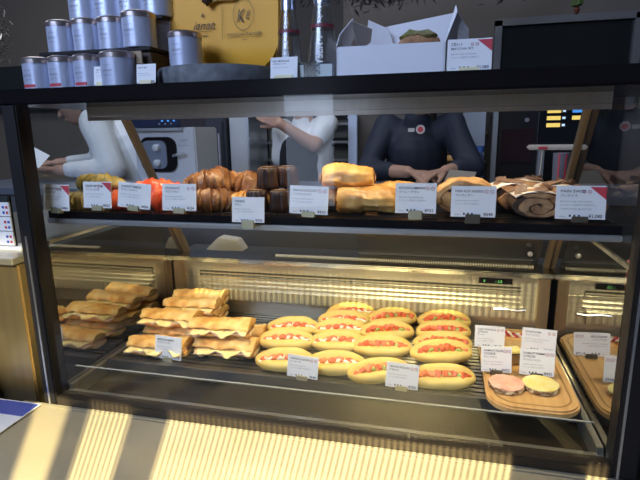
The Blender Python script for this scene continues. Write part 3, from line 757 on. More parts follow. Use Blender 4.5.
# ------------------------------------------------------------------ top of the case
def tin(R=.0305, H=.067, red=False):
    root = empty('tea_tin', (0, 0, 0))
    MB().lathe([(.001, 0), (R-.001, 0), (R, .001), (R, H-.012), (.001, H-.012)], 40).build('body', tin_body, root, smooth=True)
    MB().lathe([(.001, H-.013), (R+.0012, H-.013), (R+.0014, H-.005), (R-.001, H-.002), (R-.004, H-.0015), (R-.006, H), (.001, H+.0005)], 40).build('lid', tin_lid, root, smooth=True)
    mb = MB()
    def wrap(s, z, h, wd, ang):
        t = MB(); text_into(t, s, 0, z, h, wd, 'C')
        mb.add([((R+.0004)*math.sin(p[0]/R+ang), -(R+.0004)*math.cos(p[0]/R+ang), p[2]) for p in t.v], t.f)
    wrap('janat', H*.42, .005, .020, -.1); wrap('PARIS  1872', H*.30, .002, .018, -.1); wrap('EARL GREY', H*.58, .002, .016, -.1)
    mb.build('lettering', ink2, root)
    if red:
        mb = MB(); r = R+.0005; v = []; f = []; N = 10
        for k in range(N+1):
            a = -.1-.5+1.0*k/N; v += [(r*math.sin(a), -r*math.cos(a), .006), (r*math.sin(a), -r*math.cos(a), .012)]
        for k in range(N): f.append((2*k, 2*k+2, 2*k+3, 2*k+1))
        mb.add(v, f).build('red_label', redp, root)
    return root
st = empty('tiered_stand', (.14, .11, TZ), 0, 'black two tier riser stand holding the stacked tea tins', 'display stand')
MB().box(-.135, .128, -.045, .10, .072, .079).build('lower_tier', black, st, bevel=.001)
MB().box(-.115, .125, .015, .10, .143, .150).build('upper_tier', black, st, bevel=.001)
for x in (-.12, .11): MB().box(x, x+.008, .04, .10, .0, .072).build('leg', black, st)
for x in (-.105, .115): MB().box(x, x+.008, .085, .10, .079, .143).build('post', black, st)
wb = tag(MB().box(.205, .262, .075, .15, .0, .0715).build('wooden_block', wood_d, bevel=.002), 'dark wooden block beneath the right end of the tin stand', 'block')
wb.location = (0, 0, TZ)
ta = tin(red=True); tb = tin()
TG = 'lilac tea tins stacked at the left'
names = ['leftmost', 'second', 'third']
first = True
for i, x in enumerate((.006, .069, .130)):
    o = ta if i == 0 else copy_tree(ta); place(o, x, .058, TZ, 0, 0, 0, '%s lilac tea tin of the bottom row, with a red label line' % names[i], 'tea tin', TG)
o = place(tb, .203, .052, TZ, 0, 0, 0, 'rightmost lilac tea tin of the bottom row, partly behind a card', 'tea tin', TG); o.scale = (1.14, 1.14, 1.03)
for i, (x, y) in enumerate(((.040, .100), (.104, .100), (.165, .100), (.231, .092))):
    o = copy_tree(tb); place(o, x, y, TZ+.079, 0, 0, 0, '%s lilac tea tin of the middle row' % ['leftmost', 'second', 'third', 'rightmost'][i], 'tea tin', TG)
    o.scale = (1, 1, .98) if i < 3 else (1.1, 1.1, 1.05)
for i, x in enumerate((.059, .121, .180, .238)):
    o = copy_tree(tb); place(o, x, .160, TZ+.150, 0, 0, 0, '%s lilac tea tin of the top row' % ['leftmost', 'second', 'third', 'rightmost'][i], 'tea tin', TG)
o = copy_tree(tb); place(o, .236, .175, TZ+.079, 0, 0, 0, 'lilac tea tin in shade behind the rightmost middle row tin', 'tea tin', TG)
o = copy_tree(tb); place(o, .335, .085, TZ+.0375, 0, 0, 0, 'single lilac tea tin on the slate disc before the yellow bag', 'tea tin', TG); o.scale = (1.06, 1.06, 1)
wt = tag(MB().box(-.016, .016, -.002, .002, 0, .024).build('wooden_tag', mat('kraft_tag', (.35, .25, .16), .6)), 'small kraft tag on the edge of the tin stand', 'tag'); wt.location = (.236, .060, TZ+.046)
ds = MB().lathe([(.001, 0), (.120, 0), (.125, .004), (.127, .030), (.123, .0365), (.001, .037)], 64, Matrix.Diagonal((1, .92, 1, 1))).build('slate_disc', stone, smooth=True)
tag(ds, 'round grey slate disc under the yellow bag and single tin', 'display disc'); ds.location = (.376, .145, TZ)

# yellow bag
bag = empty('paper_bag', (.38, .20, TZ+.0375), 0, 'yellow gold paper shopping bag with black script lettering', 'bag')
lv_ = [(-.092, .085, .035, 0), (-.112, .115, .045, .022), (-.121, .127, .047, .045), (-.126, .129, .040, .16), (-.128, .130, .028, .30)]
v = []; f = []; NX = 12
for (xa, xb, hy, z) in lv_:
    ringp = [(xa+(xb-xa)*k/NX, -hy) for k in range(NX+1)]+[(xb-.004, 0)]+[(xb-(xb-xa)*k/NX, hy) for k in range(NX+1)]+[(xa+.004, 0)]
    v += [(x, y, z) for x, y in ringp]
nr = 2*(NX+1)+2
for i in range(len(lv_)-1):
    for k in range(nr): a = i*nr+k; b = i*nr+(k+1) % nr; f.append((a, b, b+nr, a+nr))
f.append(tuple(range(nr)))
mb = MB().add(v, f); me_o = mb.disp(.0025, 18, 3).build('bag_body', yellow_paper, bag, smooth=True, angle=30)
mb = MB(); Y = -.0490
Tm = Matrix.Rotation(.0, 4, 'X')
def front_y(z): return -(.047+(.040-.047)*(z-.045)/.115)-.0032 if z < .16 else -(.040-.012*(z-.16)/.14)-.0032
t = MB(); text_into(t, 'a', -.040, .108, .009, shear=.35, bold=.02); text_into(t, 'janat.', -.062, .083, .017, .054, shear=.4, bold=.0)
text_into(t, 'PARIS', -.045, .068, .004, .020, shear=.3); t.box(-.062, -.016, 0, 0.0001, .0785, .0793)
text_into(t, 'K', .040, .092, .026, .018, shear=.3); text_into(t, 'É', .060, .098, .014, .010, shear=.2)
ring(t, .054, .107, .031, .0011, 0, 32, sx=.72)
text_into(t, 'MAISON KAYSER', .018, .066, .006, .076, bold=.0); t.box(.018, .094, 0, .0001, .0625, .0630); text_into(t, 'PARIS', .050, .057, .002, .012)
t.box(.0065, .0072, 0, .0001, .060, .128)
t.v = [(p[0], front_y(p[2])-.0012, p[2]) for p in t.v]
t.build('printed_lettering', mat('brown_ink', (.06, .035, .015), .6), bag)
mb = MB().add([(-.045, -.048, .150), (-.028, -.054, .134), (-.016, -.054, .130), (.0, -.052, .136), (.035, -.05, .134), (.07, -.05, .16), (.04, -.040, .18), (-.02, -.040, .18)], [(0, 1, 2, 3, 7), (3, 4, 5, 6, 7)])
solid(mb.build('folded_paper_bow', mat('pale_gold_paper', (.55, .38, .10), .5), bag), .003)
MB().tube([(-.030, -.056, .137), (-.020, -.058, .132), (-.010, -.056, .138)], [.003, .007, .004], 8).build('bow_dark_tip', choc, bag, smooth=True)

# bottles
def bottle():
    root = empty('glass_bottle', (0, 0, 0))
    MB().lathe([(.001, 0), (.024, 0), (.0275, .003), (.029, .02), (.0285, .045), (.025, .075), (.0205, .105), (.017, .128), (.0145, .150), (.013, .19), (.013, .215)], 40).build('glass', bottle_g, root, smooth=True)
    MB().lathe([(.001, .002), (.022, .003), (.0262, .006), (.0277, .02), (.0272, .045), (.0237, .075), (.0192, .105), (.001, .106)], 32).build('water', pane_mat('water', (.92, .94, .96), .4, 1.2) if 'water' not in MATS else MATS['water'], root, smooth=True)
    MB().lathe([(.001, .136), (.0166, .136), (.0158, .150), (.0145, .19), (.0145, .2), (.0145, .225), (.001, .226)], 32).build('foil_neck', foil_m, root, smooth=True)
    MB().lathe([(.0232, .094), (.0224, .100)], 32).build('red_band', mat('dark_red_band', (.16, .03, .04), .4), root, smooth=True)
    mb = MB(); t = MB(); text_into(t, 'KAYSER', 0, -.006, .013, .064, bold=.015)
    pr = [(0, .0278), (.02, .0293), (.045, .0288), (.075, .0253), (.105, .0208), (.128, .0173), (.2, .015)]
    def rad(z):
        for (z0, r0), (z1, r1) in zip(pr, pr[1:]):
            if z <= z1: return r0+(r1-r0)*(z-z0)/(z1-z0)
        return .015
    vv = []
    for p in t.v:
        z = .006+p[0]*.95; q = -p[2]; r = rad(z)+.0006; vv.append((r*math.sin(q/.028), -r*math.cos(q/.028), z))
    MB().add(vv, t.f).build('white_lettering', mat('white_print', (.65, .67, .7), .5), root)
    mb = MB()
    for i in range(10):
        z = .082+i*.005 if i > 3 else .076; r = rad(z)
        mb.lathe([(.001, -.0012), (.0016, 0), (.001, .0012)], 6, Matrix.Translation((r*math.sin(.2*math.sin(i*2.4)), -r*math.cos(.2*math.sin(i*2.4)), z)))
    mb.build('printed_dots', MATS['white_print'], root)
    return root
b1 = place(bottle(), .541, .120, TZ+.0005, 0, 0, 0, 'left clear glass bottle with foil neck behind a small card', 'bottle', 'clear glass water bottles')
b1.scale = (.95, .95, 1.0)
b2 = copy_tree(b1); place(b2, .613, .100, TZ+.0005, 0, 0, 0, 'right clear glass bottle with foil neck next to the white box', 'bottle', 'clear glass water bottles'); b2.scale = (1, 1, 1.02)
ac = empty('acrylic_label_block', (.606, .062, TZ), 0, 'clear pale acrylic block at the foot of the bottles', 'acrylic block')
MB().box(-.040, .036, -.005, .005, 0, .032).build('block', pane_mat('frosted_acrylic', (.70, .76, .78), .7, 1.4, .1, .05), ac, bevel=.001)
MB().box(-.040, -.020, -.006, -.0052, .004, .028).build('pale_label', mat('pale_green_label', (.50, .56, .56), .5), ac)
MB().box(.012, .034, -.006, -.0052, .004, .028).build('pale_label', MATS['pale_green_label'], ac)

# white cake box with open flaps
cb = empty('cake_box', (.745, .045, TZ), .02, 'open white cardboard cake box with flaps standing up', 'cake box')
T = .0016; bw, bdp, bh = .188, .15, .054
wl = MB().box(-bw/2, bw/2, 0, T, 0, bh).box(-bw/2, bw/2, bdp-T, bdp, 0, .060).box(-bw/2, -bw/2+T, 0, bdp, 0, bh).box(bw/2-T, bw/2, 0, bdp, 0, bh+.0).box(-bw/2, bw/2, 0, bdp, 0, T)
wl.build('box_walls', boxboard, cb)
def flap(name, pts): return solid(MB().add(pts, [tuple(range(len(pts)))]).build(name, boxboard, cb), .0016)
flap('left_flap', [(-bw/2, 0, bh), (-bw/2+.006, .0, bh+.02), (-bw/2+.028, .012, bh+.048), (-bw/2+.026, .07, bh+.035), (-bw/2, .10, bh)])
flap('left_tuck_flap', [(-bw/2+.026, .012, bh+.044), (-bw/2+.058, .05, bh+.036), (-bw/2+.052, .075, bh+.018), (-bw/2+.03, .07, bh)])
flap('back_left_flap', [(-bw/2+.03, bdp, bh+.004), (-bw/2+.040, bdp-.01, bh+.070), (-bw/2+.078, bdp-.01, bh+.052), (-bw/2+.10, bdp, bh)])
flap('lid', [(-bw/2+.02, bdp, .058), (bw/2, bdp, .058), (bw/2+.026, bdp+.02, .134), (-bw/2+.055, bdp+.02, .112)])
flap('right_flap', [(bw/2, 0, 0), (bw/2, 0, bh), (bw/2+.018, .01, bh+.048), (bw/2+.016, .02, bh+.06), (bw/2+.034, .05, bh+.03), (bw/2+.034, .09, bh), (bw/2+.028, .09, 0)])
flap('right_tuck_flap', [(bw/2+.016, .02, bh+.054), (bw/2+.04, .045, bh+.025), (bw/2+.045, .06, .0), (bw/2+.03, .06, 0)])
ck = empty('green_crumb_bread', (.790, .105, TZ+.0025), .1, 'brown bread with green crumbs inside the white cake box', 'bread')
MB().lathe([(.001, 0), (.9, 0), (1, .3), (.9, .62), (.6, .88), (.25, 1), (.001, 1.02)], 28, Matrix.Diagonal((.054, .034, .076, 1))).disp(.007, 45, 3).disp(.004, 120, 4).build('loaf', mat('cracked_brown_loaf', (.20, .09, .04), .6, c2=(.50, .27, .14), scale=50, bump=.6), ck, smooth=True, angle=60)
MB().lathe([(.001, .9), (.5, .89), (.62, .95), (.3, 1.08), (.001, 1.08)], 20, Matrix.Diagonal((.054, .030, .076, 1))).disp(.006, 60, 8).build('green_topping', mat('matcha_crumb', (.09, .07, .02), .7, c2=(.20, .20, .06), scale=80), ck, smooth=True)
for i, x in enumerate((-.045, -.018)):
    o = tag(MB().lathe([(.001, 0), (.014, .001), (.017, .02), (.015, .05), (.008, .0555), (.001, .056)], 20).build('dark_round_pastry', choc, smooth=True), ['small dark round pastry at the left inside the cake box', 'small dark round pastry beside the bread inside the cake box'][i], 'pastry', 'dark pastries in the cake box'); o.location = (.735+x, .085+.01*i, TZ+.0025)

# ------------------------------------------------------------------ behind the case
bc = empty('back_counter', (.2, 1.2, FLOOR), 0, 'long dark work counter with steel top behind the display case', 'counter')
MB().box(-1.6, 1.7, -.25, .12, 0, 1.15).build('cabinet_body', mat('dark_counter_front', (.09, .09, .095), .5), bc)
MB().box(-1.6, 1.7, -.27, .14, 1.15, 1.18).build('counter_top', steelblue, bc, bevel=.002)
CT = FLOOR+1.18

mc = empty('drinks_machine', (-.36, 1.10, CT), 0, 'white drinks machine with dark rounded window and blue control panel', 'machine')
MB().box(-.12, .175, 0, .22, 0, .25).build('housing', lgrey_m, mc, bevel=.006)
MB().box(-.12, .12, -.02, .22, .2505, .300).build('control_panel', mat('dark_blue_panel', (.012, .02, .05), .3), mc, bevel=.003)
MB().box(-.12, .12, -.022, -.002, .236, .248).build('chrome_strip', alu, mc)
for i in range(6): MB().box(.02+i*.014, .028+i*.014, -.0225, -.02, .262+(i % 2)*.012, .268+(i % 2)*.012).build('button', blu_e if i % 2 else grey_m, mc)
p = plate(rrect(-.085, .085, -.075, .075, .04), 0, .012); p.v = [(x, -z, y+.135) for x, y, z in p.v]; p.build('dark_window', black2, mc, smooth=True)
p = plate(rrect(-.075, .045, -.06, .06, .03), 0, .006); p.v = [(x, -z-.012, y+.135) for x, y, z in p.v]; p.build('silver_plate', steelblue, mc, smooth=True)
for z in (.165, .10):
    k = MB().lathe([(.001, 0), (.015, 0), (.015, .014), (.008, .018), (.001, .018)], 16, Matrix.Translation((0, -.018, z)) @ Matrix.Rotation(PI/2, 4, 'X')).build('nozzle_knob', lgrey_m, mc, smooth=True)
MB().tube([(.075, -.016, .13), (.1, -.03, .135), (.13, -.02, .14)], .006, 8).build('tap', alu, mc, smooth=True)
mb = MB(); text_into(mb, 'CAFE', .10, .19, .010, .04, y=-.0006); text_into(mb, 'SELF SERVE', .095, .17, .005, .05, y=-.0006); mb.build('lettering', ink2, mc)

def simple(name, mb, m_, loc, label, cat, group=None, bevel=.003, smooth=False):
    o = mb.build(name, m_, None, bevel=bevel, smooth=smooth); o.location = loc; tag(o, label, cat, group); return o
# tall units in the middle distance
fr = empty('tall_fridge', (-.49, 1.95, FLOOR), 0, 'tall dark grey refrigerator behind the drinks machine', 'refrigerator')
MB().box(-.15, .06, 0, .5, 0, 1.50).build('cabinet', mat('graphite', (.045, .05, .06), .35, .4), fr, bevel=.005)
MB().box(-.14, .05, -.015, 0, .1, 1.47).build('door', mat('graphite_door', (.06, .065, .08), .3, .5), fr, bevel=.004)
MB().box(.03, .04, -.04, -.015, .9, 1.4).build('handle', alu, fr, bevel=.003)
lk = empty('tall_locker', (-.355, 2.0, FLOOR), 0, 'tall light grey steel locker right of the dark refrigerator', 'locker')
MB().box(-.065, .055, 0, .3, 0, 1.50).build('body', lgrey_m, lk, bevel=.004)
MB().box(.058, .068, -.02, .3, 0, 1.5).build('edge_trim', alu, lk)
rkk = empty('tray_rack', (-.03, 2.35, FLOOR), 0, 'tall dark tray rack stacked with white trays at the back', 'rack')
for x in (-.29, -.19, .31): MB().box(x, x+.02, -.02, .02, 0, 1.50).build('upright', black, rkk)
for i in range(7): MB().box(-.29, .33, -.01, .02, .75+i*.115, .765+i*.115).build('rung', grey_m, rkk)
for i in range(6):
    tag(MB().box(-.16, .10, .03, .3, 0, .075).build('white_tray', mat('white_tray', (.42, .41, .38), .5), bevel=.006), 'white tray on level %s of the tall dark tray rack' % ['one', 'two', 'three', 'four', 'five', 'six', 'seven'][i], 'tray', 'white trays in the tray rack').location = (-.13, 2.35, FLOOR+.768+i*.115)
o2 = empty('wall_oven', (.22, 2.4, FLOOR), 0, 'dark stacked deck oven between the tray rack and white column', 'oven')
MB().box(-.13, .08, 0, .5, 0, 1.50).build('body', mat('dark_oven', (.02, .02, .022), .3, .5), o2, bevel=.004)
for i in range(3): MB().box(-.11, .06, -.012, 0, 1.02+i*.17, 1.13+i*.17).build('oven_window', mat('oven_glass', (.09, .09, .085), .2), o2); MB().box(.02, .06, -.018, -.010, 1.14+i*.17, 1.155+i*.17).build('handle', alu, o2)
simple('white_column', MB().box(-.026, .026, 0, .05, 0, 1.50), mat('white_column_paint', (.50, .56, .70), .5), (.321, 2.1, FLOOR), 'slim pale blue white column left of the navy worker', 'column')
# bakery showcase behind the navy worker
bs = empty('bread_cabinet', (.95, 2.3, FLOOR), 0, 'dark wall cabinet with faintly lit bread behind glass', 'cabinet')
MB().box(-.25, .16, 0, .4, 0, 1.50).build('cabinet_body', mat('brown_black', (.02, .016, .013), .5), bs)
for i in range(2): MB().box(-.24, .15, -.03, 0, 1.20+i*.17, 1.215+i*.17).build('shelf', wood_d, bs)
for i in range(5):
    tag(MB().lathe([(.001, 0), (.9, .1), (1, .5), (.7, .9), (.001, 1)], 16, Matrix.Diagonal((.034, .025, .035, 1))).disp(.004, 40, i).build('bread_loaf', crust, smooth=True), '%s small loaf on the shelf of the dark bread cabinet' % ['leftmost', 'second', 'middle', 'fourth', 'rightmost'][i], 'bread', 'loaves in the dark bread cabinet').location = (.75+i*.075, 2.283, FLOOR+1.2155)
dfm = mat('door_frame_paint', (.30, .34, .42), .5)
struct(MB().box(.945, 1.06, 1.95, 2.02, FLOOR, .70).build('trim_1', dfm))
struct(MB().box(1.10, 1.125, 1.97, 2.02, FLOOR, .70).build('trim_2', grey_m))
ddoor = struct(MB().box(1.13, 1.33, 2.0, 2.04, FLOOR, .70).build('door_1', mat('black_door', (.010, .009, .010), .3)))
MB().box(1.15, 1.31, 1.994, 2.0, .42, .60).build('door_panel', mat('wine_dark_glass', (.022, .010, .012), .15), ddoor)
MB().lathe([(.001, 0), (.011, 0), (.011, .008), (.001, .008)], 14, Matrix.Translation((1.27, 1.994, .645)) @ Matrix.Rotation(PI/2, 4, 'X')).build('lock', alu, ddoor)
struct(MB().box(1.335, 1.365, 1.97, 2.02, FLOOR, .70).build('trim_3', grey_m))
btl = empty('plastic_bottle', (1.005, 1.45, CT), 0, 'clear plastic bottle with blue cap by the pale door frame', 'bottle')
MB().lathe([(.001, 0), (.020, 0), (.021, .01), (.021, .09), (.011, .12), (.010, .128), (.001, .128)], 20).build('body', pane_mat('blue_plastic', (.45, .55, .72), 1, 1.4, .1, .06), btl, smooth=True)
MB().lathe([(.001, .122), (.016, .122), (.016, .150), (.001, .151)], 16).build('blue_cap', mat('blue_cap', (.03, .09, .28), .4), btl, smooth=True)
# till with lit keys
pos = empty('till_display', (1.278, 1.13, CT), .0, 'black touch screen till showing yellow and blue keys', 'till')
MB().box(-.095, .10, 0, .02, .145, .40).build('screen_case', black2, pos, bevel=.003)
MB().box(-.088, .093, -.0015, 0, .155, .385).build('screen', screen_d, pos)
for i in range(3):
    z = .276-i*.025
    MB().box(-.070, -.024, -.003, -.0015, z, z+.014).build('yellow_key', yel_e, pos)
    MB().box(-.018, -.008, -.003, -.0015, z+.003, z+.011).build('white_key', mat('lit_white_key', (.6, .7, .8), .5, emit=(.6, .8, 1), estr=.7), pos)
for i, (m_) in enumerate((blu_e, yel_e)): z = .276-i*.025; MB().box(.014, .056, -.003, -.0015, z, z+.014).build('blue_key' if i == 0 else 'yellow_key', m_, pos)
MB().box(-.02, .02, .0, .03, 0, .16).build('stand_leg', black, pos)
ty = empty('pen_shelf', (1.235, 1.06, CT), 0, 'cream tray on a thin post in front of the till', 'tray')
MB().box(-.095, .095, -.03, .03, .148, .165).build('cream_tray', mat('cream_plastic', (.62, .55, .48), .4), ty, bevel=.005)
MB().tube([(-.05, 0, 0), (-.045, 0, .148)], .004, 8).build('post', alu, ty); MB().box(-.065, -.035, -.032, -.029, .150, .160).build('red_mark', redp, ty)
cup = empty('striped_cup', (1.238, .985, CT), 0, 'grey cup with red stripes below the till', 'cup')
MB().lathe([(.001, 0), (.023, 0), (.027, .14), (.025, .14), (.001, .01)], 20).build('cup_body', mat('lilac_grey', (.16, .15, .19), .5), cup, smooth=True)
for a in (-.45, .35): MB().box(-.0025, .0025, -.028, -.024, .005, .138, Matrix.Rotation(a, 4, 'Z')).build('red_stripe', redp, cup)
lf = simple('green_leaf_tag', MB().prism([(-.008, 0), (.010, .0), (.012, .03), (0, .065), (-.012, .03)], -.001, .001), green_m, (1.252, .95, CT+.005), 'pointed green leaf shaped tag below the striped cup', 'tag', bevel=0)
wpb = simple('paper_napkins', MB().add([(-.075, 0, 0), (.072, 0, 0), (.050, .0, .042), (-.02, .0, .050), (-.075, .06, 0), (.072, .06, 0), (.05, .05, .042), (-.02, .05, .05)], [(0, 1, 2, 3), (7, 6, 5, 4), (0, 4, 5, 1), (1, 5, 6, 2), (2, 6, 7, 3), (3, 7, 4, 0)]), mat('cream_paper', (.50, .47, .40), .7), (.085, .745, .1855), 'cream folded paper heap behind the back steel shelf', 'paper', bevel=.003)
shf = simple('rear_service_counter', MB().box(-.08, 1.45, .725, .84, 0, .985), mat('grey_service', (.10, .10, .10), .4, .4), (0, 0, FLOOR), 'grey service counter directly behind the display case', 'counter')
pk = simple('pink_note', MB().add([(0, 0, 0), (0, .045, -.01), (0, .05, .05), (0, .01, .065), (0, -.03, .04), (0, -.02, .01), (.002, 0, 0), (.002, .045, -.01), (.002, .05, .05), (.002, .01, .065), (.002, -.03, .04), (.002, -.02, .01)], [(0, 1, 2, 3, 4, 5), (11, 10, 9, 8, 7, 6)]+[(i, i+6, (i+1) % 6+6, (i+1) % 6) for i in range(6)]), pinkp, (1.20, .13, .30), 'pink paper note stuck behind the right side glass', 'note', bevel=0)

# wall decorations
struct(MB().box(1.12, 1.16, 2.40, 2.46, .70, 1.22).box(1.86, 1.90, 2.40, 2.46, .70, 1.22).box(1.12, 1.90, 2.40, 2.46, 1.19, 1.23).build('trim_4', mat('grey_window_frame', (.12, .12, .125), .5)))
struct(MB().box(1.16, 1.86, 2.43, 2.45, .2, 1.19).build('window_1', mat('dark_window', (.012, .014, .014), .12)))
struct(MB().box(.2, 3.2, 2.46, 2.55, FLOOR, 2.2).build('wall_right_back', wall_m))
db = simple('dark_board', MB().box(-.6, .6, 0, .04, 0, .33), teal_m, (-2.2, 2.5, .80), 'dark teal board on the wall left of the tea tins', 'board')
struct(MB().box(-3, -.7, 2.6, 2.7, FLOOR, 2.2).build('wall_left_back', mat('warm_dark_wall', (.16, .135, .11), .8)))
def garland(name, pts, rad, n, m_, label, cat, seed):
    rnd = random.Random(seed); mb = MB()
    for i in range(n):
        u = rnd.random()*(len(pts)-1); k = int(u); p = Vector(pts[k]).lerp(Vector(pts[min(k+1, len(pts)-1)]), u-k)
        dr_ = Vector((rnd.gauss(0, 1), rnd.gauss(0, .6), rnd.gauss(0, 1)))*rad*.6
        q = p+dr_; d_ = Vector((rnd.gauss(0, 1), rnd.gauss(0, 1), rnd.gauss(0, .6))).normalized()*rad*.7
        s_ = d_.cross(Vector((0, 0, 1))).normalized()*rad*.10
        mb.add([q-d_, q+s_, q+d_, q-s_], [(0, 1, 2, 3)])
    o = mb.build(name, m_); tag(o, label, cat, kind='stuff'); return o
twig = mat('grey_twigs', (.06, .05, .045), .7, c2=(.13, .12, .11), scale=30)
garland('twig_garland', [(-.6, 2.0, 1.46), (.0, 2.0, 1.38), (.40, 2.0, 1.30), (.62, 2.0, 1.32), (.85, 2.0, 1.35), (1.1, 2.0, 1.31), (1.3, 2.0, 1.40)], .055, 1300, twig, 'grey twig garland hanging along the top of the back wall', 'garland', 5)
garland('silver_tinsel', [(-1.02, 1.0, 1.25), (-1.0, 1.0, 1.05), (-1.01, 1.0, .93)], .035, 260, mat('tinsel', (.4, .36, .32), .3, .7), 'brown silver tinsel hanging at the far upper left', 'tinsel', 6)
garland('small_tinsel', [(-.50, 1.0, 1.15), (-.50, 1.0, 1.09)], .02, 90, MATS['tinsel'], 'small tinsel tuft hanging left of the top tins', 'tinsel', 8)
od = empty('hanging_ornament', (1.357, 1.5, 1.055), 0, 'small red and green hanging ornament above the dark window', 'ornament')
MB().lathe([(.001, 0), (.008, .006), (.012, .02), (.006, .03), (.001, .032)], 16).build('bulb', mat('ornament_dark', (.10, .03, .02), .3), od, smooth=True)
MB().lathe([(.001, .03), (.02, .035), (.024, .06), (.01, .08), (.001, .082)], 12).disp(.008, 60).build('green_leaves', mat('ornament_green', (.05, .08, .02), .6), od)
MB().tube([(0, 0, .08), (0, 0, .6)], .0015, 6).build('string', black, od)

# ------------------------------------------------------------------ people
def capsule(mb, a, b, ra, rb, n=14):
    a = Vector(a); b = Vector(b); d = (b-a); L = max(d.length, 1e-5); d /= L
    path = []; rad = []
    for k in range(5): q = PI/2*(1-k/4); path.append(a-d*ra*math.sin(q)); rad.append(max(ra*math.cos(q), ra*.05))
    for k in range(1, 5): q = k/5; path.append(a.lerp(b, q)); rad.append(ra+(rb-ra)*q)
    for k in range(5): q = PI/2*k/4; path.append(b+d*rb*math.sin(q)); rad.append(max(rb*math.cos(q), rb*.05))
    mb.tube(path, rad, n)
def ellip(mb, c, rx, ry, rz, M=None):
    T = Matrix.Translation(c) @ (M or Matrix.Identity(4)) @ Matrix.Diagonal((rx, ry, rz, 1))
    mb.lathe([(max(math.sin(PI*k/12), .02), -math.cos(PI*k/12)) for k in range(13)], 20, T)
def remesh(o, vox, it=4):
    q = o.modifiers.new('skin', 'REMESH'); q.mode = 'VOXEL'; q.voxel_size = vox; q.use_smooth_shade = True
    s_ = o.modifiers.new('smooth', 'SMOOTH'); s_.iterations = it; s_.factor = .5; return o
def hand(mb, wrist, direction, palm_n, side=1, curl=.5, s=1.0):
    d = Vector(direction).normalized(); nrm = Vector(palm_n); nrm = (nrm-d*nrm.dot(d)).normalized(); lat = d.cross(nrm).normalized()*side
    w_ = Vector(wrist); kn = w_+d*.085*s
    for j in range(4):
        off = (j-1.5)*.019*s; capsule(mb, w_+lat*off*.6, kn+lat*off, .013*s, .0105*s, 8)
    for j, fl in enumerate((.068, .078, .072, .056)):
        p = kn+lat*(j-1.5)*.021*s; dd = d.copy(); seg = fl*s/3*1.15; r = .0088*s
        for k in range(3):
            dd = (dd*math.cos(curl*.6)+nrm*math.sin(curl*.6)).normalized(); q = p+dd*seg; capsule(mb, p, q, r, r*.9, 8); p = q; r *= .92
    p = w_+d*.025*s-lat*.022*s; dd = (d*.75-lat*.6+nrm*.25).normalized()
    for k in range(3): q = p+dd*.028*s; capsule(mb, p, q, .0115*s, .010*s, 8); p = q; dd = (dd+d*.3+nrm*.2).normalized()
def head(mb, c, face, s=1.0):
    f_ = Vector(face).normalized(); rz = math.atan2(f_.x, -f_.y); M = Matrix.Rotation(rz, 4, 'Z') @ Matrix.Rotation(-math.asin(max(-1, min(1, -f_.z)))*-1, 4, 'X')
    C = Vector(c); P = lambda x, y, z: C+(M @ Vector((x, y, z)))*s
    ellip(mb, C, .074*s, .092*s, .112*s, M); ellip(mb, P(0, -.02, -.05), .055*s, .065*s, .06*s, M)
    capsule(mb, P(0, -.088, .01), P(0, -.108, -.022), .008*s, .013*s, 8)
    for sx in (-1, 1): ellip(mb, P(sx*.074, .005, -.01), .010*s, .018*s, .030*s, M); ellip(mb, P(sx*.03, -.083, .022), .016*s, .010*s, .006*s, M)
    capsule(mb, P(-.018, -.088, -.055), P(.018, -.088, -.055), .006*s, .006*s, 8)
    return M, P
def face_bits(root, P, M, s=1.0):
    for sx in (-1, 1):
        mb = MB(); ellip(mb, P(sx*.030, -.084, .006), .012*s, .006*s, .007*s, M); mb.build('eye', mat('dark_eye', (.02, .015, .01), .2), root, smooth=True)
    mb = MB(); ellip(mb, P(0, .018, .035), .082*s, .094*s, .095*s, M); ellip(mb, P(0, .045, -.02), .075*s, .06*s, .09*s, M); remesh(mb.build('hair', hair_m, root), .006)
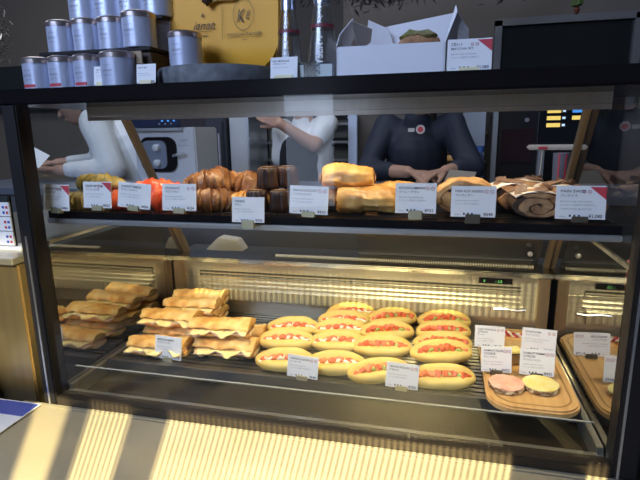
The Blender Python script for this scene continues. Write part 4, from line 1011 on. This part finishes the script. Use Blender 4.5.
def figure(name, label, J, face, shirt, apron=None, sleeve=1.0, hairtail=False, loose=1.0):
    """J: pelvis, chest, neck, head, shoulders, elbows, wrists"""
    root = empty(name, (J['pelvis'][0], J['pelvis'][1], FLOOR), 0, label, 'person')
    inv = Matrix.Translation(-root.location)
    T = lambda p: Vector(p)-root.location
    b = MB(); pel, ch, nk, hd = T(J['pelvis']), T(J['chest']), T(J['neck']), T(J['head'])
    capsule(b, pel, ch, .125, .13); capsule(b, ch, nk, .10, .055); capsule(b, nk, hd, .05, .05)
    for s_ in ('l', 'r'):
        sh_, el, wr = T(J['sh'+s_]), T(J['el'+s_]), T(J['wr'+s_])
        capsule(b, ch+(sh_-ch)*.4, sh_, .07, .052); capsule(b, sh_, el, .050, .040); capsule(b, el, wr, .040, .026)
        hand(b, wr, J.get('hd'+s_, tuple(wr-el)), J.get('pn'+s_, (0, 0, -1)), 1 if s_ == 'l' else -1, J.get('curl', .5))
        hip = pel+Vector((.09 if s_ == 'r' else -.09, 0, -.02)); kn = Vector((hip.x, hip.y-.01, .50)); an = Vector((hip.x, hip.y+.02, .08))
        capsule(b, hip, kn, .082, .055); capsule(b, kn, an, .055, .036); capsule(b, an+Vector((0, .02, -.04)), an+Vector((0, -.15, -.045)), .034, .028)
    M, P = head(b, hd, face)
    remesh(b.build('body', skin_m, root), .0055, 3)
    face_bits(root, P, M)
    s = MB(); capsule(s, pel+Vector((0, 0, -.02)), ch, .142*loose, .148*loose); capsule(s, ch, nk-Vector((0, 0, .03)), .118, .062)
    for s_ in ('l', 'r'):
        sh_, el, wr = T(J['sh'+s_]), T(J['el'+s_]), T(J['wr'+s_])
        capsule(s, ch+(sh_-ch)*.4, sh_, .085, .066); e2 = sh_.lerp(el, min(1, sleeve)); capsule(s, sh_, e2, .066*loose, .056*loose)
        if sleeve > 1: capsule(s, el, el.lerp(wr, sleeve-1), .056, .042)
    s.disp(.010, 9, 2)
    remesh(s.build('shirt', shirt, root), .007, 4)
    t = MB()
    for s_ in (-1, 1):
        hip = pel+Vector((.09*s_, 0, -.03)); t1 = Vector((hip.x, hip.y+.02, .09)); capsule(t, hip, t1, .10, .062)
    remesh(t.build('trousers', apron_m, root), .010, 3)
    for s_ in (-1, 1):
        c = Vector((pel.x+.09*s_, pel.y-.04, 0)); q = MB().box(c.x-.045, c.x+.045, c.y-.14, c.y+.10, .0, .075); q.build('shoe', black, root, bevel=.02, smooth=True)
    if apron:
        a = MB(); d = Vector(face); d.z = 0; d.normalize(); o_ = d*.035
        capsule(a, pel+o_+Vector((0, 0, -.02)), ch+o_-Vector((0, 0, .02)), .140, .132)
        lo = pel+o_*.8; capsule(a, lo, Vector((lo.x, lo.y, .55)), .148, .17)
        remesh(a.build('apron', apron, root), .010, 3)
    if hairtail:
        h = MB(); capsule(h, P(.05, .06, -.05), P(.07, -.02, -.30), .03, .016); remesh(h.build('hair_tail', hair_m, root), .008)
    return root
figure('person', 'person in a loose white shirt bending left, holding a paper', dict(
    pelvis=(-.72, 1.66, .16), chest=(-.86, 1.58, .52), neck=(-.97, 1.54, .71), head=(-1.08, 1.50, .77),
    shl=(-.92, 1.44, .66), ell=(-.80, 1.36, .43), wrl=(-1.02, 1.24, .435), shr=(-.90, 1.66, .64), elr=(-.95, 1.56, .46), wrr=(-1.12, 1.36, .46),
    hdl=(-1, -.2, .12), hdr=(-1, -.4, .1), pnl=(0, 0, -1), pnr=(0, 0, -1), curl=.35), (-1, -.35, -.5), shirt_w, None, sleeve=1.75, loose=1.25)
pp = tag(plate([(-.05, -.04), (.05, -.05), (.06, .03), (-.04, .05)], 0, .001).build('paper_sheet', white_card), 'white paper sheet held by the person in white', 'paper'); pp.location = (-1.05, 1.14, .505); pp.rotation_euler = (.85, .3, .15)
figure('person', 'person in white T-shirt and black apron with a raised forearm', dict(
    pelvis=(.07, 1.92, .16), chest=(.09, 1.90, .50), neck=(.08, 1.88, .68), head=(.07, 1.84, .82),
    shl=(-.05, 1.92, .61), ell=(-.10, 1.98, .36), wrl=(.0, 1.80, .30), shr=(.21, 1.90, .64), elr=(.17, 1.76, .53), wrr=(.01, 1.68, .645),
    hdl=(.5, -.5, -.1), hdr=(-.8, -.1, .4), pnl=(0, -1, 0), pnr=(0, 1, 0), curl=.7), (-.4, -1, -.1), shirt_w, apron_m, sleeve=.62)
p3 = figure('person', 'person in dark navy uniform with a round badge, hands on the counter', dict(
    pelvis=(.74, 1.70, .16), chest=(.72, 1.60, .52), neck=(.73, 1.53, .68), head=(.74, 1.44, .80),
    shl=(.58, 1.58, .62), ell=(.50, 1.48, .42), wrl=(.70, 1.33, .425), shr=(.88, 1.56, .62), elr=(.97, 1.42, .44), wrr=(.86, 1.33, .43),
    hdl=(1, -.35, -.05), hdr=(-.7, -.6, -.1), pnl=(0, 0, -1), pnr=(0, 0, -1), curl=.55), (.1, -1, -.5), navy, navy, sleeve=1.55, hairtail=True)
bd_ = MB().lathe([(.001, 0), (.020, 0), (.020, .003), (.001, .003)], 24).build('round_badge', mat('badge_white', (.55, .5, .5), .4), p3)
bd_.location = (.745-p3.location.x, 1.418-p3.location.y, .605-FLOOR); bd_.rotation_euler = (PI/2, 0, 0)
MB().lathe([(.001, .003), (.012, .003), (.012, .004), (.001, .004)], 20).build('badge_center', redp, bd_)
nt_ = MB().box(-.014, .014, -.002, .002, -.008, .008).build('name_tag', MATS['badge_white'], p3); nt_.location = (.705-p3.location.x, 1.419-p3.location.y, .603-FLOOR)
tg = tag(MB().add([(-.06, 0, 0), (.06, .01, 0), (.075, .05, .05), (-.03, .05, .06), (-.06, .004, 0), (.06, .014, 0), (.075, .054, .05), (-.03, .054, .06)], [(0, 1, 2, 3), (7, 6, 5, 4), (0, 4, 5, 1), (1, 5, 6, 2), (2, 6, 7, 3), (3, 7, 4, 0)]).build('paper_wrap', mat('kraft_wrap', (.28, .24, .20), .7)), 'folded wrapping paper by the navy worker, on the counter', 'paper'); tg.location = (.905, 1.20, CT+.002)
